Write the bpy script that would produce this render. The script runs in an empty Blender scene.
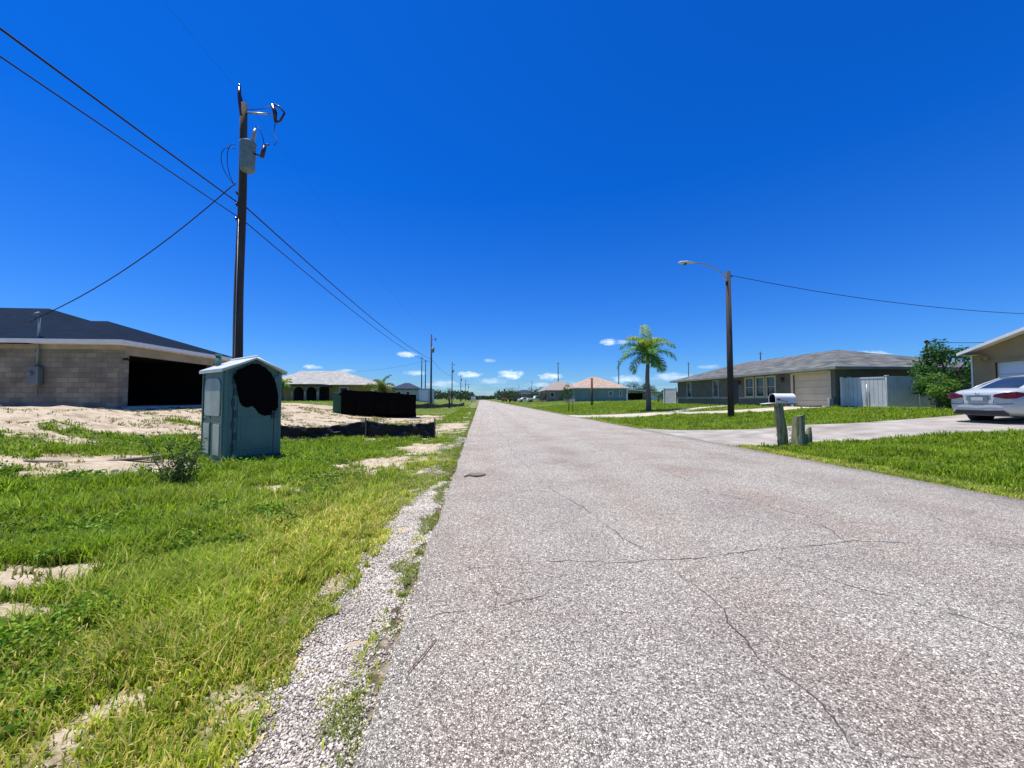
import bpy, bmesh, math, random
import numpy as np
from mathutils import Vector, Matrix
PI = math.pi
R = math.radians
C = bpy.context.scene.collection
sc = bpy.context.scene

# ------------------------------------------------------------------ camera, sky, sun, exposure
EYE = 1.35
cam_d = bpy.data.cameras.new('camera'); cam = bpy.data.objects.new('camera', cam_d); C.objects.link(cam)
cam_d.sensor_width = 36; cam_d.lens = 390 / 1024 * 36; cam_d.clip_start = 0.05; cam_d.clip_end = 9000
cam.location = (0, 0, EYE)
cam.rotation_euler = (R(90) + math.atan(15 / 390), 0, -math.atan(32 / 390))
sc.camera = cam

SUN_DIR = Vector((-0.235, 0.05, 1.0)).normalized()
sun_d = bpy.data.lights.new('sun', 'SUN'); sun = bpy.data.objects.new('sun', sun_d); C.objects.link(sun)
sun_d.energy = 4.6; sun_d.angle = R(0.5); sun_d.color = (1.0, 0.95, 0.86)
sun.rotation_euler = SUN_DIR.to_track_quat('Z', 'Y').to_euler()
sun.location = (0, 0, 60)

world = bpy.data.worlds.new('World'); sc.world = world; world.use_nodes = True
wn, wl = world.node_tree.nodes, world.node_tree.links
wn.clear()
def N(t, **k):
    n = wn.new(t)
    for a, v in k.items(): setattr(n, a, v)
    return n
def wmath(op, a, b=None, clamp=False):
    n = N('ShaderNodeMath', operation=op, use_clamp=clamp)
    for i, v in enumerate((a, b)):
        if v is None: continue
        if hasattr(v, 'links'): wl.new(v, n.inputs[i])
        else: n.inputs[i].default_value = v
    return n.outputs[0]
sky = N('ShaderNodeTexSky'); sky.sky_type = 'NISHITA'; sky.sun_disc = False
sky.sun_elevation = math.asin(SUN_DIR.z); sky.sun_rotation = math.atan2(SUN_DIR.x, SUN_DIR.y)
sky.air_density = 1.0; sky.dust_density = 0.25; sky.ozone_density = 3.0; sky.altitude = 0
hs = N('ShaderNodeHueSaturation'); hs.inputs['Saturation'].default_value = 1.1; hs.inputs['Value'].default_value = 1.0
hs.inputs['Hue'].default_value = 0.5
gm = N('ShaderNodeGamma'); gm.inputs[1].default_value = 1.0
wl.new(sky.outputs[0], gm.inputs[0]); wl.new(gm.outputs[0], hs.inputs['Color'])
tc = N('ShaderNodeTexCoord'); sep = N('ShaderNodeSeparateXYZ'); wl.new(tc.outputs['Generated'], sep.inputs[0])
az = wmath('MULTIPLY', wmath('ARCTAN2', sep.outputs[0], sep.outputs[1]), 180 / PI)
el = wmath('MULTIPLY', wmath('ARCSINE', sep.outputs[2]), 180 / PI)
nz = N('ShaderNodeTexNoise'); nz.inputs['Scale'].default_value = 55; nz.inputs['Detail'].default_value = 5; nz.inputs['Roughness'].default_value = 0.6
mp = N('ShaderNodeMapping'); mp.inputs['Scale'].default_value = (1, 1, 2.2); wl.new(tc.outputs['Generated'], mp.inputs[0]); wl.new(mp.outputs[0], nz.inputs[0])
wob = wmath('MULTIPLY', wmath('SUBTRACT', nz.outputs[0], 0.5), 2.6)
# fair weather puffs low over the horizon: azimuth, elevation, half width, half height, density
CLOUDS = [(-10.4, 6.3, 1.5, .45, .7), (-9.2, 3.7, 1.6, .4, .55), (-1.5, 3.55, 1.9, .5, .9), (1.4, 5.6, .9, .35, .35), (1.7, 2.6, 2.2, .5, .4),
          (4.6, 3.55, 2.0, .75, 1.0), (9.0, 2.1, 1.6, .35, .45), (10.3, 3.3, 1.9, .55, .8), (18.8, 8.1, 1.3, .5, .9), (20.5, 8.0, 1.3, .35, .45), (21.2, 2.8, 2.2, .55, .6),
          (46.9, 4.5, 2.3, .85, .9), (-22.4, 4.2, 1.2, .35, .6), (-18.3, 3.8, 1.3, .3, .45), (-5.2, 2.2, 2.6, .5, .4), (14.5, 2.0, 2.8, .45, .45), (27, 3.0, 3.0, .6, .5), (31.5, 4.2, 1.5, .3, .3)]
tot = None
for a, e, wa, we, dn in CLOUDS:
    da = wmath('DIVIDE', wmath('SUBTRACT', az, a), wa)
    de = wmath('DIVIDE', wmath('SUBTRACT', el, e), we)
    r2 = wmath('ADD', wmath('MULTIPLY', da, da), wmath('MULTIPLY', de, de))
    m = wmath('ADD', wmath('SUBTRACT', 1.0, r2), wob)
    m = wmath('MULTIPLY', wmath('MULTIPLY', m, 0.9, True), dn)
    m = wmath('MULTIPLY', m, wmath('SUBTRACT', 3.2, r2, True))
    tot = m if tot is None else wmath('MAXIMUM', tot, m)
# thin low veil of distant cloud
nz2 = N('ShaderNodeTexNoise'); nz2.inputs['Scale'].default_value = 14; nz2.inputs['Detail'].default_value = 6
mp2 = N('ShaderNodeMapping'); mp2.inputs['Scale'].default_value = (1, 1, 9); wl.new(tc.outputs['Generated'], mp2.inputs[0]); wl.new(mp2.outputs[0], nz2.inputs[0])
veil = wmath('MULTIPLY', wmath('MULTIPLY', wmath('SUBTRACT', nz2.outputs[0], 0.44), 3.2, True), wmath('SUBTRACT', 1.0, wmath('DIVIDE', el, 3.4), True))
tot = wmath('MAXIMUM', tot, wmath('MULTIPLY', veil, 0.42))
mix = N('ShaderNodeMixRGB'); mix.inputs[2].default_value = (9.6, 10.8, 12.2, 1)
tn = N('ShaderNodeMixRGB', blend_type='MULTIPLY'); tn.inputs[0].default_value = 1; 
tm = N('ShaderNodeMixRGB'); tm.inputs[1].default_value = (.62, .86, 1.2, 1); tm.inputs[2].default_value = (.03, .60, 1.56, 1)
wl.new(wmath('POWER', wmath('DIVIDE', el, 28, True), .42), tm.inputs[0]); wl.new(tm.outputs[0], tn.inputs[2])
wl.new(hs.outputs[0], tn.inputs[1])
wl.new(tot, mix.inputs[0]); wl.new(tn.outputs[0], mix.inputs[1])
bg = N('ShaderNodeBackground'); bg.inputs[1].default_value = 0.078
wl.new(mix.outputs[0], bg.inputs[0])
wo = N('ShaderNodeOutputWorld'); wl.new(bg.outputs[0], wo.inputs[0])
sc.view_settings.view_transform = 'Standard'; sc.view_settings.look = 'None'; sc.view_settings.gamma = 1
sc.view_settings.use_curve_mapping = False
sc.view_settings.exposure = 0.46
sc.render.engine = 'CYCLES'
sc.cycles.max_bounces = 6; sc.cycles.transparent_max_bounces = 6

# ------------------------------------------------------------------ numbers and noise
rng = np.random.default_rng(7)
random.seed(7)
def _hash(ix, iy, s):
    v = (ix.astype(np.int64) * 374761393 + iy.astype(np.int64) * 668265263 + s * 144269) & 0x7fffffff
    v = ((v ^ (v >> 13)) * 1274126177) & 0x7fffffff
    return ((v ^ (v >> 16)) & 0xffff) / 65535.0
def vnoise(x, y, s=0):
    x = np.asarray(x, float); y = np.asarray(y, float)
    ix = np.floor(x); iy = np.floor(y); fx = x - ix; fy = y - iy
    fx = fx * fx * (3 - 2 * fx); fy = fy * fy * (3 - 2 * fy)
    a = _hash(ix, iy, s); b = _hash(ix + 1, iy, s); c = _hash(ix, iy + 1, s); d = _hash(ix + 1, iy + 1, s)
    return (a * (1 - fx) + b * fx) * (1 - fy) + (c * (1 - fx) + d * fx) * fy
def fbm(x, y, s=0, o=4):
    t = 0; a = .5; n = 0
    for i in range(o):
        t = t + a * vnoise(x, y, s + i * 17); n += a; a *= .5; x = x * 2.03 + 3.1; y = y * 2.03 + 1.7
    return t / n
def sstep(a, b, v):
    t = np.clip((v - a) / (b - a), 0, 1); return t * t * (3 - 2 * t)
PTS = [(-3000, 1.15), (-30, 1.1), (-20, 1.05), (-15, 1.0), (-13, .85), (-10.5, .5), (-8.5, .2), (-6.5, .02), (-3.5, -.05), (-1.2, -.01), (-.5, 0), (-.4, -.03), (7.1, -.03),
       (7.3, 0), (8.4, .02), (10, .16), (12, .38), (16, .56), (20, .83), (24, .9), (40, 1.1), (3000, 1.15)]
PX = np.array([p[0] for p in PTS]); PZ = np.array([p[1] for p in PTS])
def hz(x): return np.interp(x, PX, PZ)
def inpoly(x, y, P):
    x = np.asarray(x); r = np.zeros(x.shape, bool); n = len(P)
    for i in range(n):
        x0, y0 = P[i]; x1, y1 = P[(i + 1) % n]
        if y0 == y1: continue
        r ^= ((y0 > y) != (y1 > y)) & (x < (x1 - x0) * (y - y0) / (y1 - y0) + x0)
    return r
def ell(x, y, cx, cy, rx, ry): return 1 - np.sqrt(((x - cx) / rx) ** 2 + ((y - cy) / ry) ** 2)
# driveways: near edge, far edge (x, y)
DRIVE_A = [(7.2, 10.6), (8.6, 10.35), (11.5, 9.5), (13.8, 8.9), (17, 8.2), (20.75, 7.9)], [(7.2, 17.2), (8.6, 15.6), (10.4, 13.9), (13.4, 13.25), (17, 13.5), (20.75, 13.6)]
DRIVE_B = [(7.2, 28.6), (8.7, 27.2), (10.3, 24.3), (12.7, 22.3), (16, 21.4), (20.25, 21.0)], [(7.2, 32.0), (9.2, 29.8), (11.5, 26.9), (14.1, 25.0), (17.3, 24.3), (20.25, 24.1)]
WALK = [(13.6, 25.9), (15.5, 27.6), (17.5, 29.0), (20.25, 29.2)], [(13.2, 27.0), (15.0, 28.7), (17.3, 30.0), (20.25, 30.2)]
def dpoly(D): return D[0] + D[1][::-1]
def grass_mask(x, y):
    """1 = grown over, 0 = bare sand"""
    x = np.asarray(x, float); y = np.asarray(y, float)
    n = fbm(x * .9, y * .9, 3) - .5; n2 = fbm(x * 3.1, y * 3.1, 9) - .5; n3 = fbm(x * 10, y * 10, 19, 3) - .5
    g = np.ones_like(x) * 1.0
    def hole(v, k=1.0):
        nonlocal g
        g = np.minimum(g, 1 - k * sstep(-.22, .3, v + n * .8 + n2 * .75 + n3 * .5))
    left = x < -.3
    # the building plot: bare sand from the swale up to the house
    plot = np.minimum(np.minimum(-x - (9.0 - .0 * y), y - 9.9) * .7, (33.5 - y) * .5)
    hole(np.where(left, plot * .9 + .08, -9))
    hole(np.where(left, np.minimum(np.minimum(-x - 2.6, y - 14.2), 33 - y) * .45, -9))
    hole(ell(x, y, -7.2, 8.0, 2.1, 1.15)); hole(ell(x, y, -9.4, 7.2, 1.6, .8))
    hole(ell(x, y, -3.55, 3.35, .75, .26) * .8); hole(ell(x, y, -3.0, 2.85, .4, .16) * .8)
    hole(ell(x, y, -2.1, 8.7, .8, 1.7) * .5 - .08, .9); hole(ell(x, y, -1.5, 10.9, .8, 1.6) * .55, .85); hole(ell(x, y, -1.6, 20, 1.1, 3.6) * .7, .9)
    hole(ell(x, y, -3.2, 6.35, .7, .22) * .6 - .05, .8); hole(ell(x, y, -7.5, 13.2, 1.6, .9) * .8)
    # green islands inside the plot
    isl = np.maximum(np.maximum(ell(x, y, -10.4, 14.6, 1.1, .35), ell(x, y, -4.6, 21.5, 1.6, 1.2)), ell(x, y, -8.9, 10.9, 2.4, .55))
    g = np.maximum(g, sstep(-.1, .3, isl + n * .7 + n2 * .9 + n3 * .5) * .85 * left)
    # thin worn grass beside the road
    worn = sstep(-4.5, -1.4, x) * sstep(-.05, .3, n * .5 + n2 * .8 + n3 * .9) * .75
    g = np.where(left, g - worn, g)
    # gravel shoulder
    w = .95 - .55 * sstep(4.6, 7.5, y) + .22 * (fbm(x * 0 + 3, y * 1.3, 5) - .5)
    gr = sstep(.08, .26, n2 + .25 * n3) * .6; gr = np.maximum(gr, sstep(-.1, .2, n + n3 * .8 + .0) * (x > -.64 - .1 * n2) * .8 * sstep(9, 2, y))
    g = np.where(left & (x > -w - .25 * n3) & (y < 11), np.minimum(g, gr), g)
    g = np.where((x > -.4) & (x < 7.15), 0, g)
    for D in (DRIVE_A, DRIVE_B, WALK): g = np.where(inpoly(x, y, dpoly(D)), 0, g)
    g = np.where((x > 8.0) & (x < 19.5) & (y > 24) & (y < 33) & (x < 19.5), g * (1 - .35 * sstep(.0, .2, n2)), g)
    return np.clip(g, 0, 1)
def dry_mask(x, y):
    d = sstep(-4.6, -1.0, x) * (x < 0) * sstep(15, 3, y) * .75 + (fbm(x * .7, y * .7, 31) - .5) * .9
    d = d + ((x > 7.1) & (x < 7.75)) * .45 - .25 * (x > 7.75)
    return np.clip(d, 0, 1)
def bumpz(x, y):
    x = np.asarray(x, float); y = np.asarray(y, float)
    off = (x < -.55) | (x > 7.5)
    k = np.where(x < 0, sstep(.55, 2.0, -x), sstep(7.5, 9, x) * .5)
    b = (fbm(x * 1.1, y * 1.1, 41) - .5) * .09 + (fbm(x * 4, y * 4, 43) - .5) * .03
    b = b + np.where(x < 0, 1, 0) * sstep(-9, -12, x) * sstep(9, 11, y) * sstep(16.6, 14.5, y) * (fbm(x * .9, y * .9, 47) * .34 - .1 + (fbm(x * 3, y * 3, 49) - .5) * .14 + (fbm(x * .7, y * 5, 50) - .5) * .1)
    for D in (DRIVE_A, DRIVE_B, WALK):
        b = np.where(inpoly(x, y, [(px, py) for px, py in dpoly(D)]), -.03, b)
    far = 1 - sstep(60, 160, np.abs(y))
    return np.where(off, b * k * far, 0)
def gz(x, y): return hz(x) + bumpz(x, y)

# ------------------------------------------------------------------ materials
def M(name, c1, c2=None, scale=8, rough=.85, bump=0, bscale=None, metal=0, detail=5, stretch=(1, 1, 1), spec=.4, lo=.35, hi=.65, coat=0):
    m = bpy.data.materials.new(name); m.use_nodes = True
    nt = m.node_tree; b = nt.nodes['Principled BSDF']
    b.inputs['Roughness'].default_value = rough; b.inputs['Metallic'].default_value = metal
    b.inputs['Specular IOR Level'].default_value = spec; b.inputs['Coat Weight'].default_value = coat
    t = nt.nodes.new('ShaderNodeTexCoord'); mpn = nt.nodes.new('ShaderNodeMapping'); mpn.inputs['Scale'].default_value = stretch
    nt.links.new(t.outputs['Object'], mpn.inputs[0])
    c2 = c2 or tuple(v * .8 for v in c1)
    n = nt.nodes.new('ShaderNodeTexNoise'); n.inputs['Scale'].default_value = scale; n.inputs['Detail'].default_value = detail
    nt.links.new(mpn.outputs[0], n.inputs[0])
    r = nt.nodes.new('ShaderNodeValToRGB'); r.color_ramp.elements[0].position = lo; r.color_ramp.elements[1].position = hi
    r.color_ramp.elements[0].color = (*c1, 1); r.color_ramp.elements[1].color = (*c2, 1)
    nt.links.new(n.outputs[0], r.inputs[0]); nt.links.new(r.outputs[0], b.inputs['Base Color'])
    if bump:
        bn = nt.nodes.new('ShaderNodeBump'); bn.inputs['Strength'].default_value = bump; bn.inputs['Distance'].default_value = .02
        n2 = nt.nodes.new('ShaderNodeTexNoise'); n2.inputs['Scale'].default_value = bscale or scale * 3; n2.inputs['Detail'].default_value = 6
        nt.links.new(mpn.outputs[0], n2.inputs[0]); nt.links.new(n2.outputs[0], bn.inputs['Height']); nt.links.new(bn.outputs[0], b.inputs['Normal'])
    return m
def blockmat(name, c1, c2, mortar, bw, bh, ms=.012, axis='x', bump=.4, rough=.9, offset=.5, noise=.5):
    """courses laid on a vertical wall (object coordinates: x or y along, z up)"""
    m = bpy.data.materials.new(name); m.use_nodes = True
    nt = m.node_tree; b = nt.nodes['Principled BSDF']; b.inputs['Roughness'].default_value = rough
    t = nt.nodes.new('ShaderNodeTexCoord'); s = nt.nodes.new('ShaderNodeSeparateXYZ'); cb = nt.nodes.new('ShaderNodeCombineXYZ')
    nt.links.new(t.outputs['Object'], s.inputs[0])
    if axis == 'xy':
        ad = nt.nodes.new('ShaderNodeMath'); nt.links.new(s.outputs[0], ad.inputs[0]); nt.links.new(s.outputs[1], ad.inputs[1]); nt.links.new(ad.outputs[0], cb.inputs[0])
    else: nt.links.new(s.outputs[0 if axis == 'x' else 1], cb.inputs[0])
    nt.links.new(s.outputs[2], cb.inputs[1])
    k = nt.nodes.new('ShaderNodeTexBrick'); k.inputs['Scale'].default_value = 1; k.inputs['Brick Width'].default_value = bw; k.inputs['Row Height'].default_value = bh
    k.inputs['Mortar Size'].default_value = ms; k.inputs['Color1'].default_value = (*c1, 1); k.inputs['Color2'].default_value = (*c2, 1); k.inputs['Mortar'].default_value = (*mortar, 1)
    k.inputs['Mortar Smooth'].default_value = .3; k.offset = offset
    nt.links.new(cb.outputs[0], k.inputs[0])
    n = nt.nodes.new('ShaderNodeTexNoise'); n.inputs['Scale'].default_value = 1.7; n.inputs['Detail'].default_value = 7; nt.links.new(t.outputs['Object'], n.inputs[0])
    mx = nt.nodes.new('ShaderNodeMixRGB'); mx.blend_type = 'MULTIPLY'; mx.inputs[0].default_value = noise
    rr = nt.nodes.new('ShaderNodeValToRGB'); rr.color_ramp.elements[0].position = .3; rr.color_ramp.elements[1].position = .7
    rr.color_ramp.elements[0].color = (.4, .4, .38, 1); rr.color_ramp.elements[1].color = (1.1, 1.1, 1.05, 1)
    nt.links.new(n.outputs[0], rr.inputs[0]); nt.links.new(k.outputs[0], mx.inputs[1]); nt.links.new(rr.outputs[0], mx.inputs[2]); nt.links.new(mx.outputs[0], b.inputs['Base Color'])
    bn = nt.nodes.new('ShaderNodeBump'); bn.inputs['Strength'].default_value = bump; bn.inputs['Distance'].default_value = .01; bn.invert = True
    nt.links.new(k.outputs['Fac'], bn.inputs['Height']); nt.links.new(bn.outputs[0], b.inputs['Normal'])
    return m
def shingle(name, c1, c2, s=1.0):
    """roof covering: courses every 14 cm seen from any side"""
    m = bpy.data.materials.new(name); m.use_nodes = True
    nt = m.node_tree; b = nt.nodes['Principled BSDF']; b.inputs['Roughness'].default_value = .92; b.inputs['Specular IOR Level'].default_value = .25
    t = nt.nodes.new('ShaderNodeTexCoord'); s_ = nt.nodes.new('ShaderNodeSeparateXYZ'); cb = nt.nodes.new('ShaderNodeCombineXYZ')
    nt.links.new(t.outputs['Object'], s_.inputs[0])
    ad = nt.nodes.new('ShaderNodeMath'); nt.links.new(s_.outputs[0], ad.inputs[0]); nt.links.new(s_.outputs[1], ad.inputs[1]); nt.links.new(ad.outputs[0], cb.inputs[0]); nt.links.new(s_.outputs[2], cb.inputs[1])
    k = nt.nodes.new('ShaderNodeTexBrick'); k.inputs['Scale'].default_value = 1; k.inputs['Brick Width'].default_value = .33 * s; k.inputs['Row Height'].default_value = .055 * s
    k.inputs['Mortar Size'].default_value = .006; k.inputs['Color1'].default_value = (*c1, 1); k.inputs['Color2'].default_value = (*c2, 1)
    k.inputs['Mortar'].default_value = (*[v * .6 for v in c1], 1)
    nt.links.new(cb.outputs[0], k.inputs[0])
    n = nt.nodes.new('ShaderNodeTexNoise'); n.inputs['Scale'].default_value = 2.2; n.inputs['Detail'].default_value = 8; nt.links.new(t.outputs['Object'], n.inputs[0])
    rr = nt.nodes.new('ShaderNodeValToRGB'); rr.color_ramp.elements[0].position = .3; rr.color_ramp.elements[1].position = .7
    rr.color_ramp.elements[0].color = (.72, .72, .74, 1); rr.color_ramp.elements[1].color = (1.15, 1.13, 1.1, 1)
    mx = nt.nodes.new('ShaderNodeMixRGB'); mx.blend_type = 'MULTIPLY'; mx.inputs[0].default_value = 1
    nt.links.new(n.outputs[0], rr.inputs[0]); nt.links.new(k.outputs[0], mx.inputs[1]); nt.links.new(rr.outputs[0], mx.inputs[2]); nt.links.new(mx.outputs[0], b.inputs['Base Color'])
    return m
def leafmat(name, trans=.35, rough=.55, attr='tint'):
    m = bpy.data.materials.new(name); m.use_nodes = True; nt = m.node_tree; b = nt.nodes['Principled BSDF']
    a = nt.nodes.new('ShaderNodeAttribute'); a.attribute_name = attr
    b.inputs['Roughness'].default_value = rough; b.inputs['Specular IOR Level'].default_value = .3
    nt.links.new(a.outputs['Color'], b.inputs['Base Color'])
    tr = nt.nodes.new('ShaderNodeBsdfTranslucent'); nt.links.new(a.outputs['Color'], tr.inputs[0])
    mx = nt.nodes.new('ShaderNodeMixShader'); mx.inputs[0].default_value = trans
    nt.links.new(b.outputs[0], mx.inputs[1]); nt.links.new(tr.outputs[0], mx.inputs[2]); nt.links.new(mx.outputs[0], nt.nodes['Material Output'].inputs[0])
    return m
WOODPOLE = M('creosoted_pine', (.03, .026, .024), (.07, .06, .052), 9, .9, .5, 40, stretch=(1, 1, .06))
GALV = M('galvanised_steel', (.42, .44, .46), (.3, .32, .34), 12, .45, metal=.7)
PAINTGREY = M('grey_painted_steel', (.17, .23, .25), (.12, .17, .19), 6, .5, .05)
CABLE = M('black_cable', (.012, .012, .016), None, 5, .6)
PORC = M('brown_porcelain', (.06, .03, .03), None, 5, .25)
WHITE = M('white_paint', (.78, .78, .76), (.68, .68, .66), 3, .5)
VINYL = M('white_vinyl', (.72, .71, .66), (.6, .6, .56), 2, .4)
GLASS = M('dark_window_glass', (.02, .03, .04), (.035, .05, .06), 1.2, .06, spec=.8)
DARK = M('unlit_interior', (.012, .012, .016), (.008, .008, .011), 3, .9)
CONC = M('bare_concrete', (.5, .48, .44), (.36, .34, .31), 3, .9, .2)
SOIL_LEAF = leafmat('leaf_green'); GRASS_M = leafmat('grass_blade', .5, .55)
BARK = M('bark', (.13, .1, .075), (.07, .055, .04), 14, .95, .6, 30, stretch=(1, 1, .3))

# ------------------------------------------------------------------ builders
def set_tag(o, label=None, cat=None, group=None, kind=None):
    if label: o['label'] = label
    if cat: o['category'] = cat
    if group: o['group'] = group
    if kind: o['kind'] = kind
    return o
def thing(name, label, cat, loc=(0, 0, 0), rz=0, group=None):
    o = bpy.data.objects.new(name, None); C.objects.link(o); o.empty_display_size = .3
    o.location = loc; o.rotation_euler = (0, 0, rz)
    return set_tag(o, label, cat, group)
def dup(root, loc, rz=None, label=None, scale=None):
    def cp(o, parent):
        c = o.copy(); C.objects.link(c)
        if parent: c.parent = parent
        for ch in list(o.children): cp(ch, c)
        return c
    r = cp(root, None); r.location = loc
    if rz is not None: r.rotation_euler = (0, 0, rz)
    if scale: r.scale = scale if hasattr(scale, '__len__') else (scale,) * 3
    if label: r['label'] = label
    return r
class MB:
    """collects shapes, then links them as one mesh object"""
    def __init__(s): s.v = []; s.f = []; s.m = []; s.sm = []
    def add(s, v, f, mi=0, smooth=False):
        o = len(s.v); s.v += [tuple(p) for p in v]; s.f += [tuple(i + o for i in q) for q in f]; s.m += [mi] * len(f); s.sm += [smooth] * len(f); return s
    def box(s, c, d, rz=0, mi=0, tilt=None):
        hx, hy, hh = d[0] / 2, d[1] / 2, d[2] / 2
        P = [Vector((a * hx, b * hy, e * hh)) for e in (-1, 1) for a, b in ((-1, -1), (1, -1), (1, 1), (-1, 1))]
        Rm = Matrix.Rotation(rz, 3, 'Z')
        if tilt: Rm = Rm @ Matrix.Rotation(tilt[0], 3, 'X') @ Matrix.Rotation(tilt[1], 3, 'Y')
        P = [Rm @ p + Vector(c) for p in P]
        return s.add(P, [(3, 2, 1, 0), (4, 5, 6, 7), (0, 1, 5, 4), (1, 2, 6, 5), (2, 3, 7, 6), (3, 0, 4, 7)], mi)
    def b2(s, lo, hi, mi=0): return s.box([(a + b) / 2 for a, b in zip(lo, hi)], [abs(b - a) for a, b in zip(lo, hi)], 0, mi)
    def tube(s, pts, rad, n=8, mi=0, cap=True, smooth=True, flat=None):
        pts = [Vector(p) for p in pts]; rad = [rad] * len(pts) if not hasattr(rad, '__len__') else rad
        V = []; F = []; prev = None
        for i, p in enumerate(pts):
            t = (pts[min(i + 1, len(pts) - 1)] - pts[max(i - 1, 0)]).normalized()
            a = prev if prev is not None else (Vector((1, 0, 0)) if abs(t.x) < .8 else Vector((0, 1, 0)))
            a = (a - t * a.dot(t)).normalized(); b = t.cross(a); prev = a
            for k in range(n):
                an = 2 * PI * k / n; V.append(p + (a * math.cos(an) + b * math.sin(an) * (flat or 1)) * rad[i])
        for i in range(len(pts) - 1):
            for k in range(n): F.append((i * n + k, i * n + (k + 1) % n, (i + 1) * n + (k + 1) % n, (i + 1) * n + k))
        if cap: F.append(tuple(range(n))[::-1]); F.append(tuple((len(pts) - 1) * n + k for k in range(n)))
        return s.add(V, F, mi, smooth)
    def quad(s, a, b, c, d, mi=0): return s.add([a, b, c, d], [(0, 1, 2, 3)], mi)
    def prism(s, poly, lo, hi, axis='z', mi=0):
        """poly in the plane across axis, extruded lo..hi"""
        mk = {'z': lambda p, h: (p[0], p[1], h), 'y': lambda p, h: (p[0], h, p[1]), 'x': lambda p, h: (h, p[0], p[1])}[axis]
        n = len(poly); V = [mk(p, lo) for p in poly] + [mk(p, hi) for p in poly]
        return s.add(V, [tuple(range(n))[::-1], tuple(range(n, 2 * n))] + [(i, (i + 1) % n, n + (i + 1) % n, n + i) for i in range(n)], mi)
    def build(s, name, mats, parent=None, bevel=0, local=False, label=None, fix=True):
        me = bpy.data.meshes.new(name); V = s.v
        if parent is not None and not local:
            L = parent.location if parent.parent is None else parent.location + parent.parent.location
            V = [(a - L.x, b - L.y, c - L.z) for a, b, c in V]
        me.from_pydata(V, [], s.f)
        for m in (mats if isinstance(mats, (list, tuple)) else [mats]): me.materials.append(m)
        me.polygons.foreach_set('material_index', s.m); me.polygons.foreach_set('use_smooth', s.sm)
        if fix:
            bm = bmesh.new(); bm.from_mesh(me); bmesh.ops.recalc_face_normals(bm, faces=bm.faces); bm.to_mesh(me); bm.free()
        me.update()
        o = bpy.data.objects.new(name, me); C.objects.link(o)
        if parent is not None: o.parent = parent
        if bevel:
            bv = o.modifiers.new('bevel', 'BEVEL'); bv.width = bevel; bv.segments = 2; bv.limit_method = 'ANGLE'
        if label: o['label'] = label
        return o
def npmesh(name, V, counts, idx, mat, tint=None, parent=None, smooth=False):
    """fast mesh: V (n,3), counts per face, flat loop index"""
    me = bpy.data.meshes.new(name)
    me.vertices.add(len(V)); me.vertices.foreach_set('co', np.ascontiguousarray(V, dtype=np.float32).ravel())
    me.loops.add(len(idx)); me.loops.foreach_set('vertex_index', np.ascontiguousarray(idx, dtype=np.int32))
    me.polygons.add(len(counts)); st = np.concatenate([[0], np.cumsum(counts)[:-1]]).astype(np.int32)
    me.polygons.foreach_set('loop_start', st); me.polygons.foreach_set('loop_total', np.asarray(counts, dtype=np.int32))
    me.update(calc_edges=True)
    if tint is not None:
        a = me.color_attributes.new('tint', 'FLOAT_COLOR', 'POINT'); t4 = np.ones((len(V), 4), np.float32); t4[:, :3] = tint; a.data.foreach_set('color', t4.ravel())
    me.materials.append(mat)
    if smooth: me.polygons.foreach_set('use_smooth', np.ones(len(counts), bool))
    o = bpy.data.objects.new(name, me); C.objects.link(o)
    if parent is not None: o.parent = parent
    return o
def leaves(name, P, size, tint, mat, parent=None, aspect=.45, droop=.0, r=None):
    """many four sided leaves at points P (n,3)"""
    r = r or rng; n = len(P)
    d = r.normal(size=(n, 3)); d[:, 2] = d[:, 2] * .6 - droop; d /= np.linalg.norm(d, axis=1)[:, None]
    u = r.normal(size=(n, 3)); w = np.cross(d, u); w /= np.linalg.norm(w, axis=1)[:, None]
    L = (size * r.uniform(.6, 1.3, n))[:, None]; W = L * aspect
    V = np.stack([P, P + d * L * .5 + w * W * .5, P + d * L, P + d * L * .5 - w * W * .5], 1).reshape(-1, 3)
    return npmesh(name, V, np.full(n, 4), np.arange(4 * n), mat, np.repeat(tint, 4, 0), parent)
def tints(n, a, b, r=None, p=1.0):
    r = r or rng; t = r.uniform(0, 1, (n, 1)) ** p
    return np.array(a)[None] * (1 - t) + np.array(b)[None] * t

# ------------------------------------------------------------------ ground
def axis_lines(near, far, step, grow=1.16, must=()):
    a = list(np.arange(near[0], near[1], step)); s = step
    v = near[1]
    while v < far[1]: a.append(v); s *= grow; v += s
    a.append(far[1]); s = step; v = near[0] - step
    while v > far[0]: a.append(v); s *= grow; v -= s
    a.append(far[0]); a = np.array(sorted(set(np.round(a, 4)) | set(must)))
    return a
gx = axis_lines((-13, 12), (-3000, 3000), .11, 1.12, [p[0] for p in PTS]); gy = axis_lines((.3, 17), (-300, 4000), .11, 1.06)
X, Y = np.meshgrid(gx, gy); Z = gz(X, Y)
nx, ny = len(gx), len(gy)
ii = np.arange(nx * ny).reshape(ny, nx)
idx = np.stack([ii[:-1, :-1], ii[:-1, 1:], ii[1:, 1:], ii[1:, :-1]], -1).reshape(-1)
gm_ = bpy.data.materials.new('sandy_ground'); gm_.use_nodes = True
ground = npmesh('ground', np.stack([X.ravel(), Y.ravel(), Z.ravel()], 1), np.full((nx - 1) * (ny - 1), 4), idx, gm_, smooth=True)
ground['kind'] = 'structure'
me = ground.data
for nm, arr in (('grown', grass_mask(X, Y)), ('dry', dry_mask(X, Y))):
    at = me.attributes.new(nm, 'FLOAT', 'POINT'); at.data.foreach_set('value', arr.ravel().astype(np.float32))
nt = gm_.node_tree; bs = nt.nodes['Principled BSDF']; bs.inputs['Roughness'].default_value = .95; bs.inputs['Specular IOR Level'].default_value = .2
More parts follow.
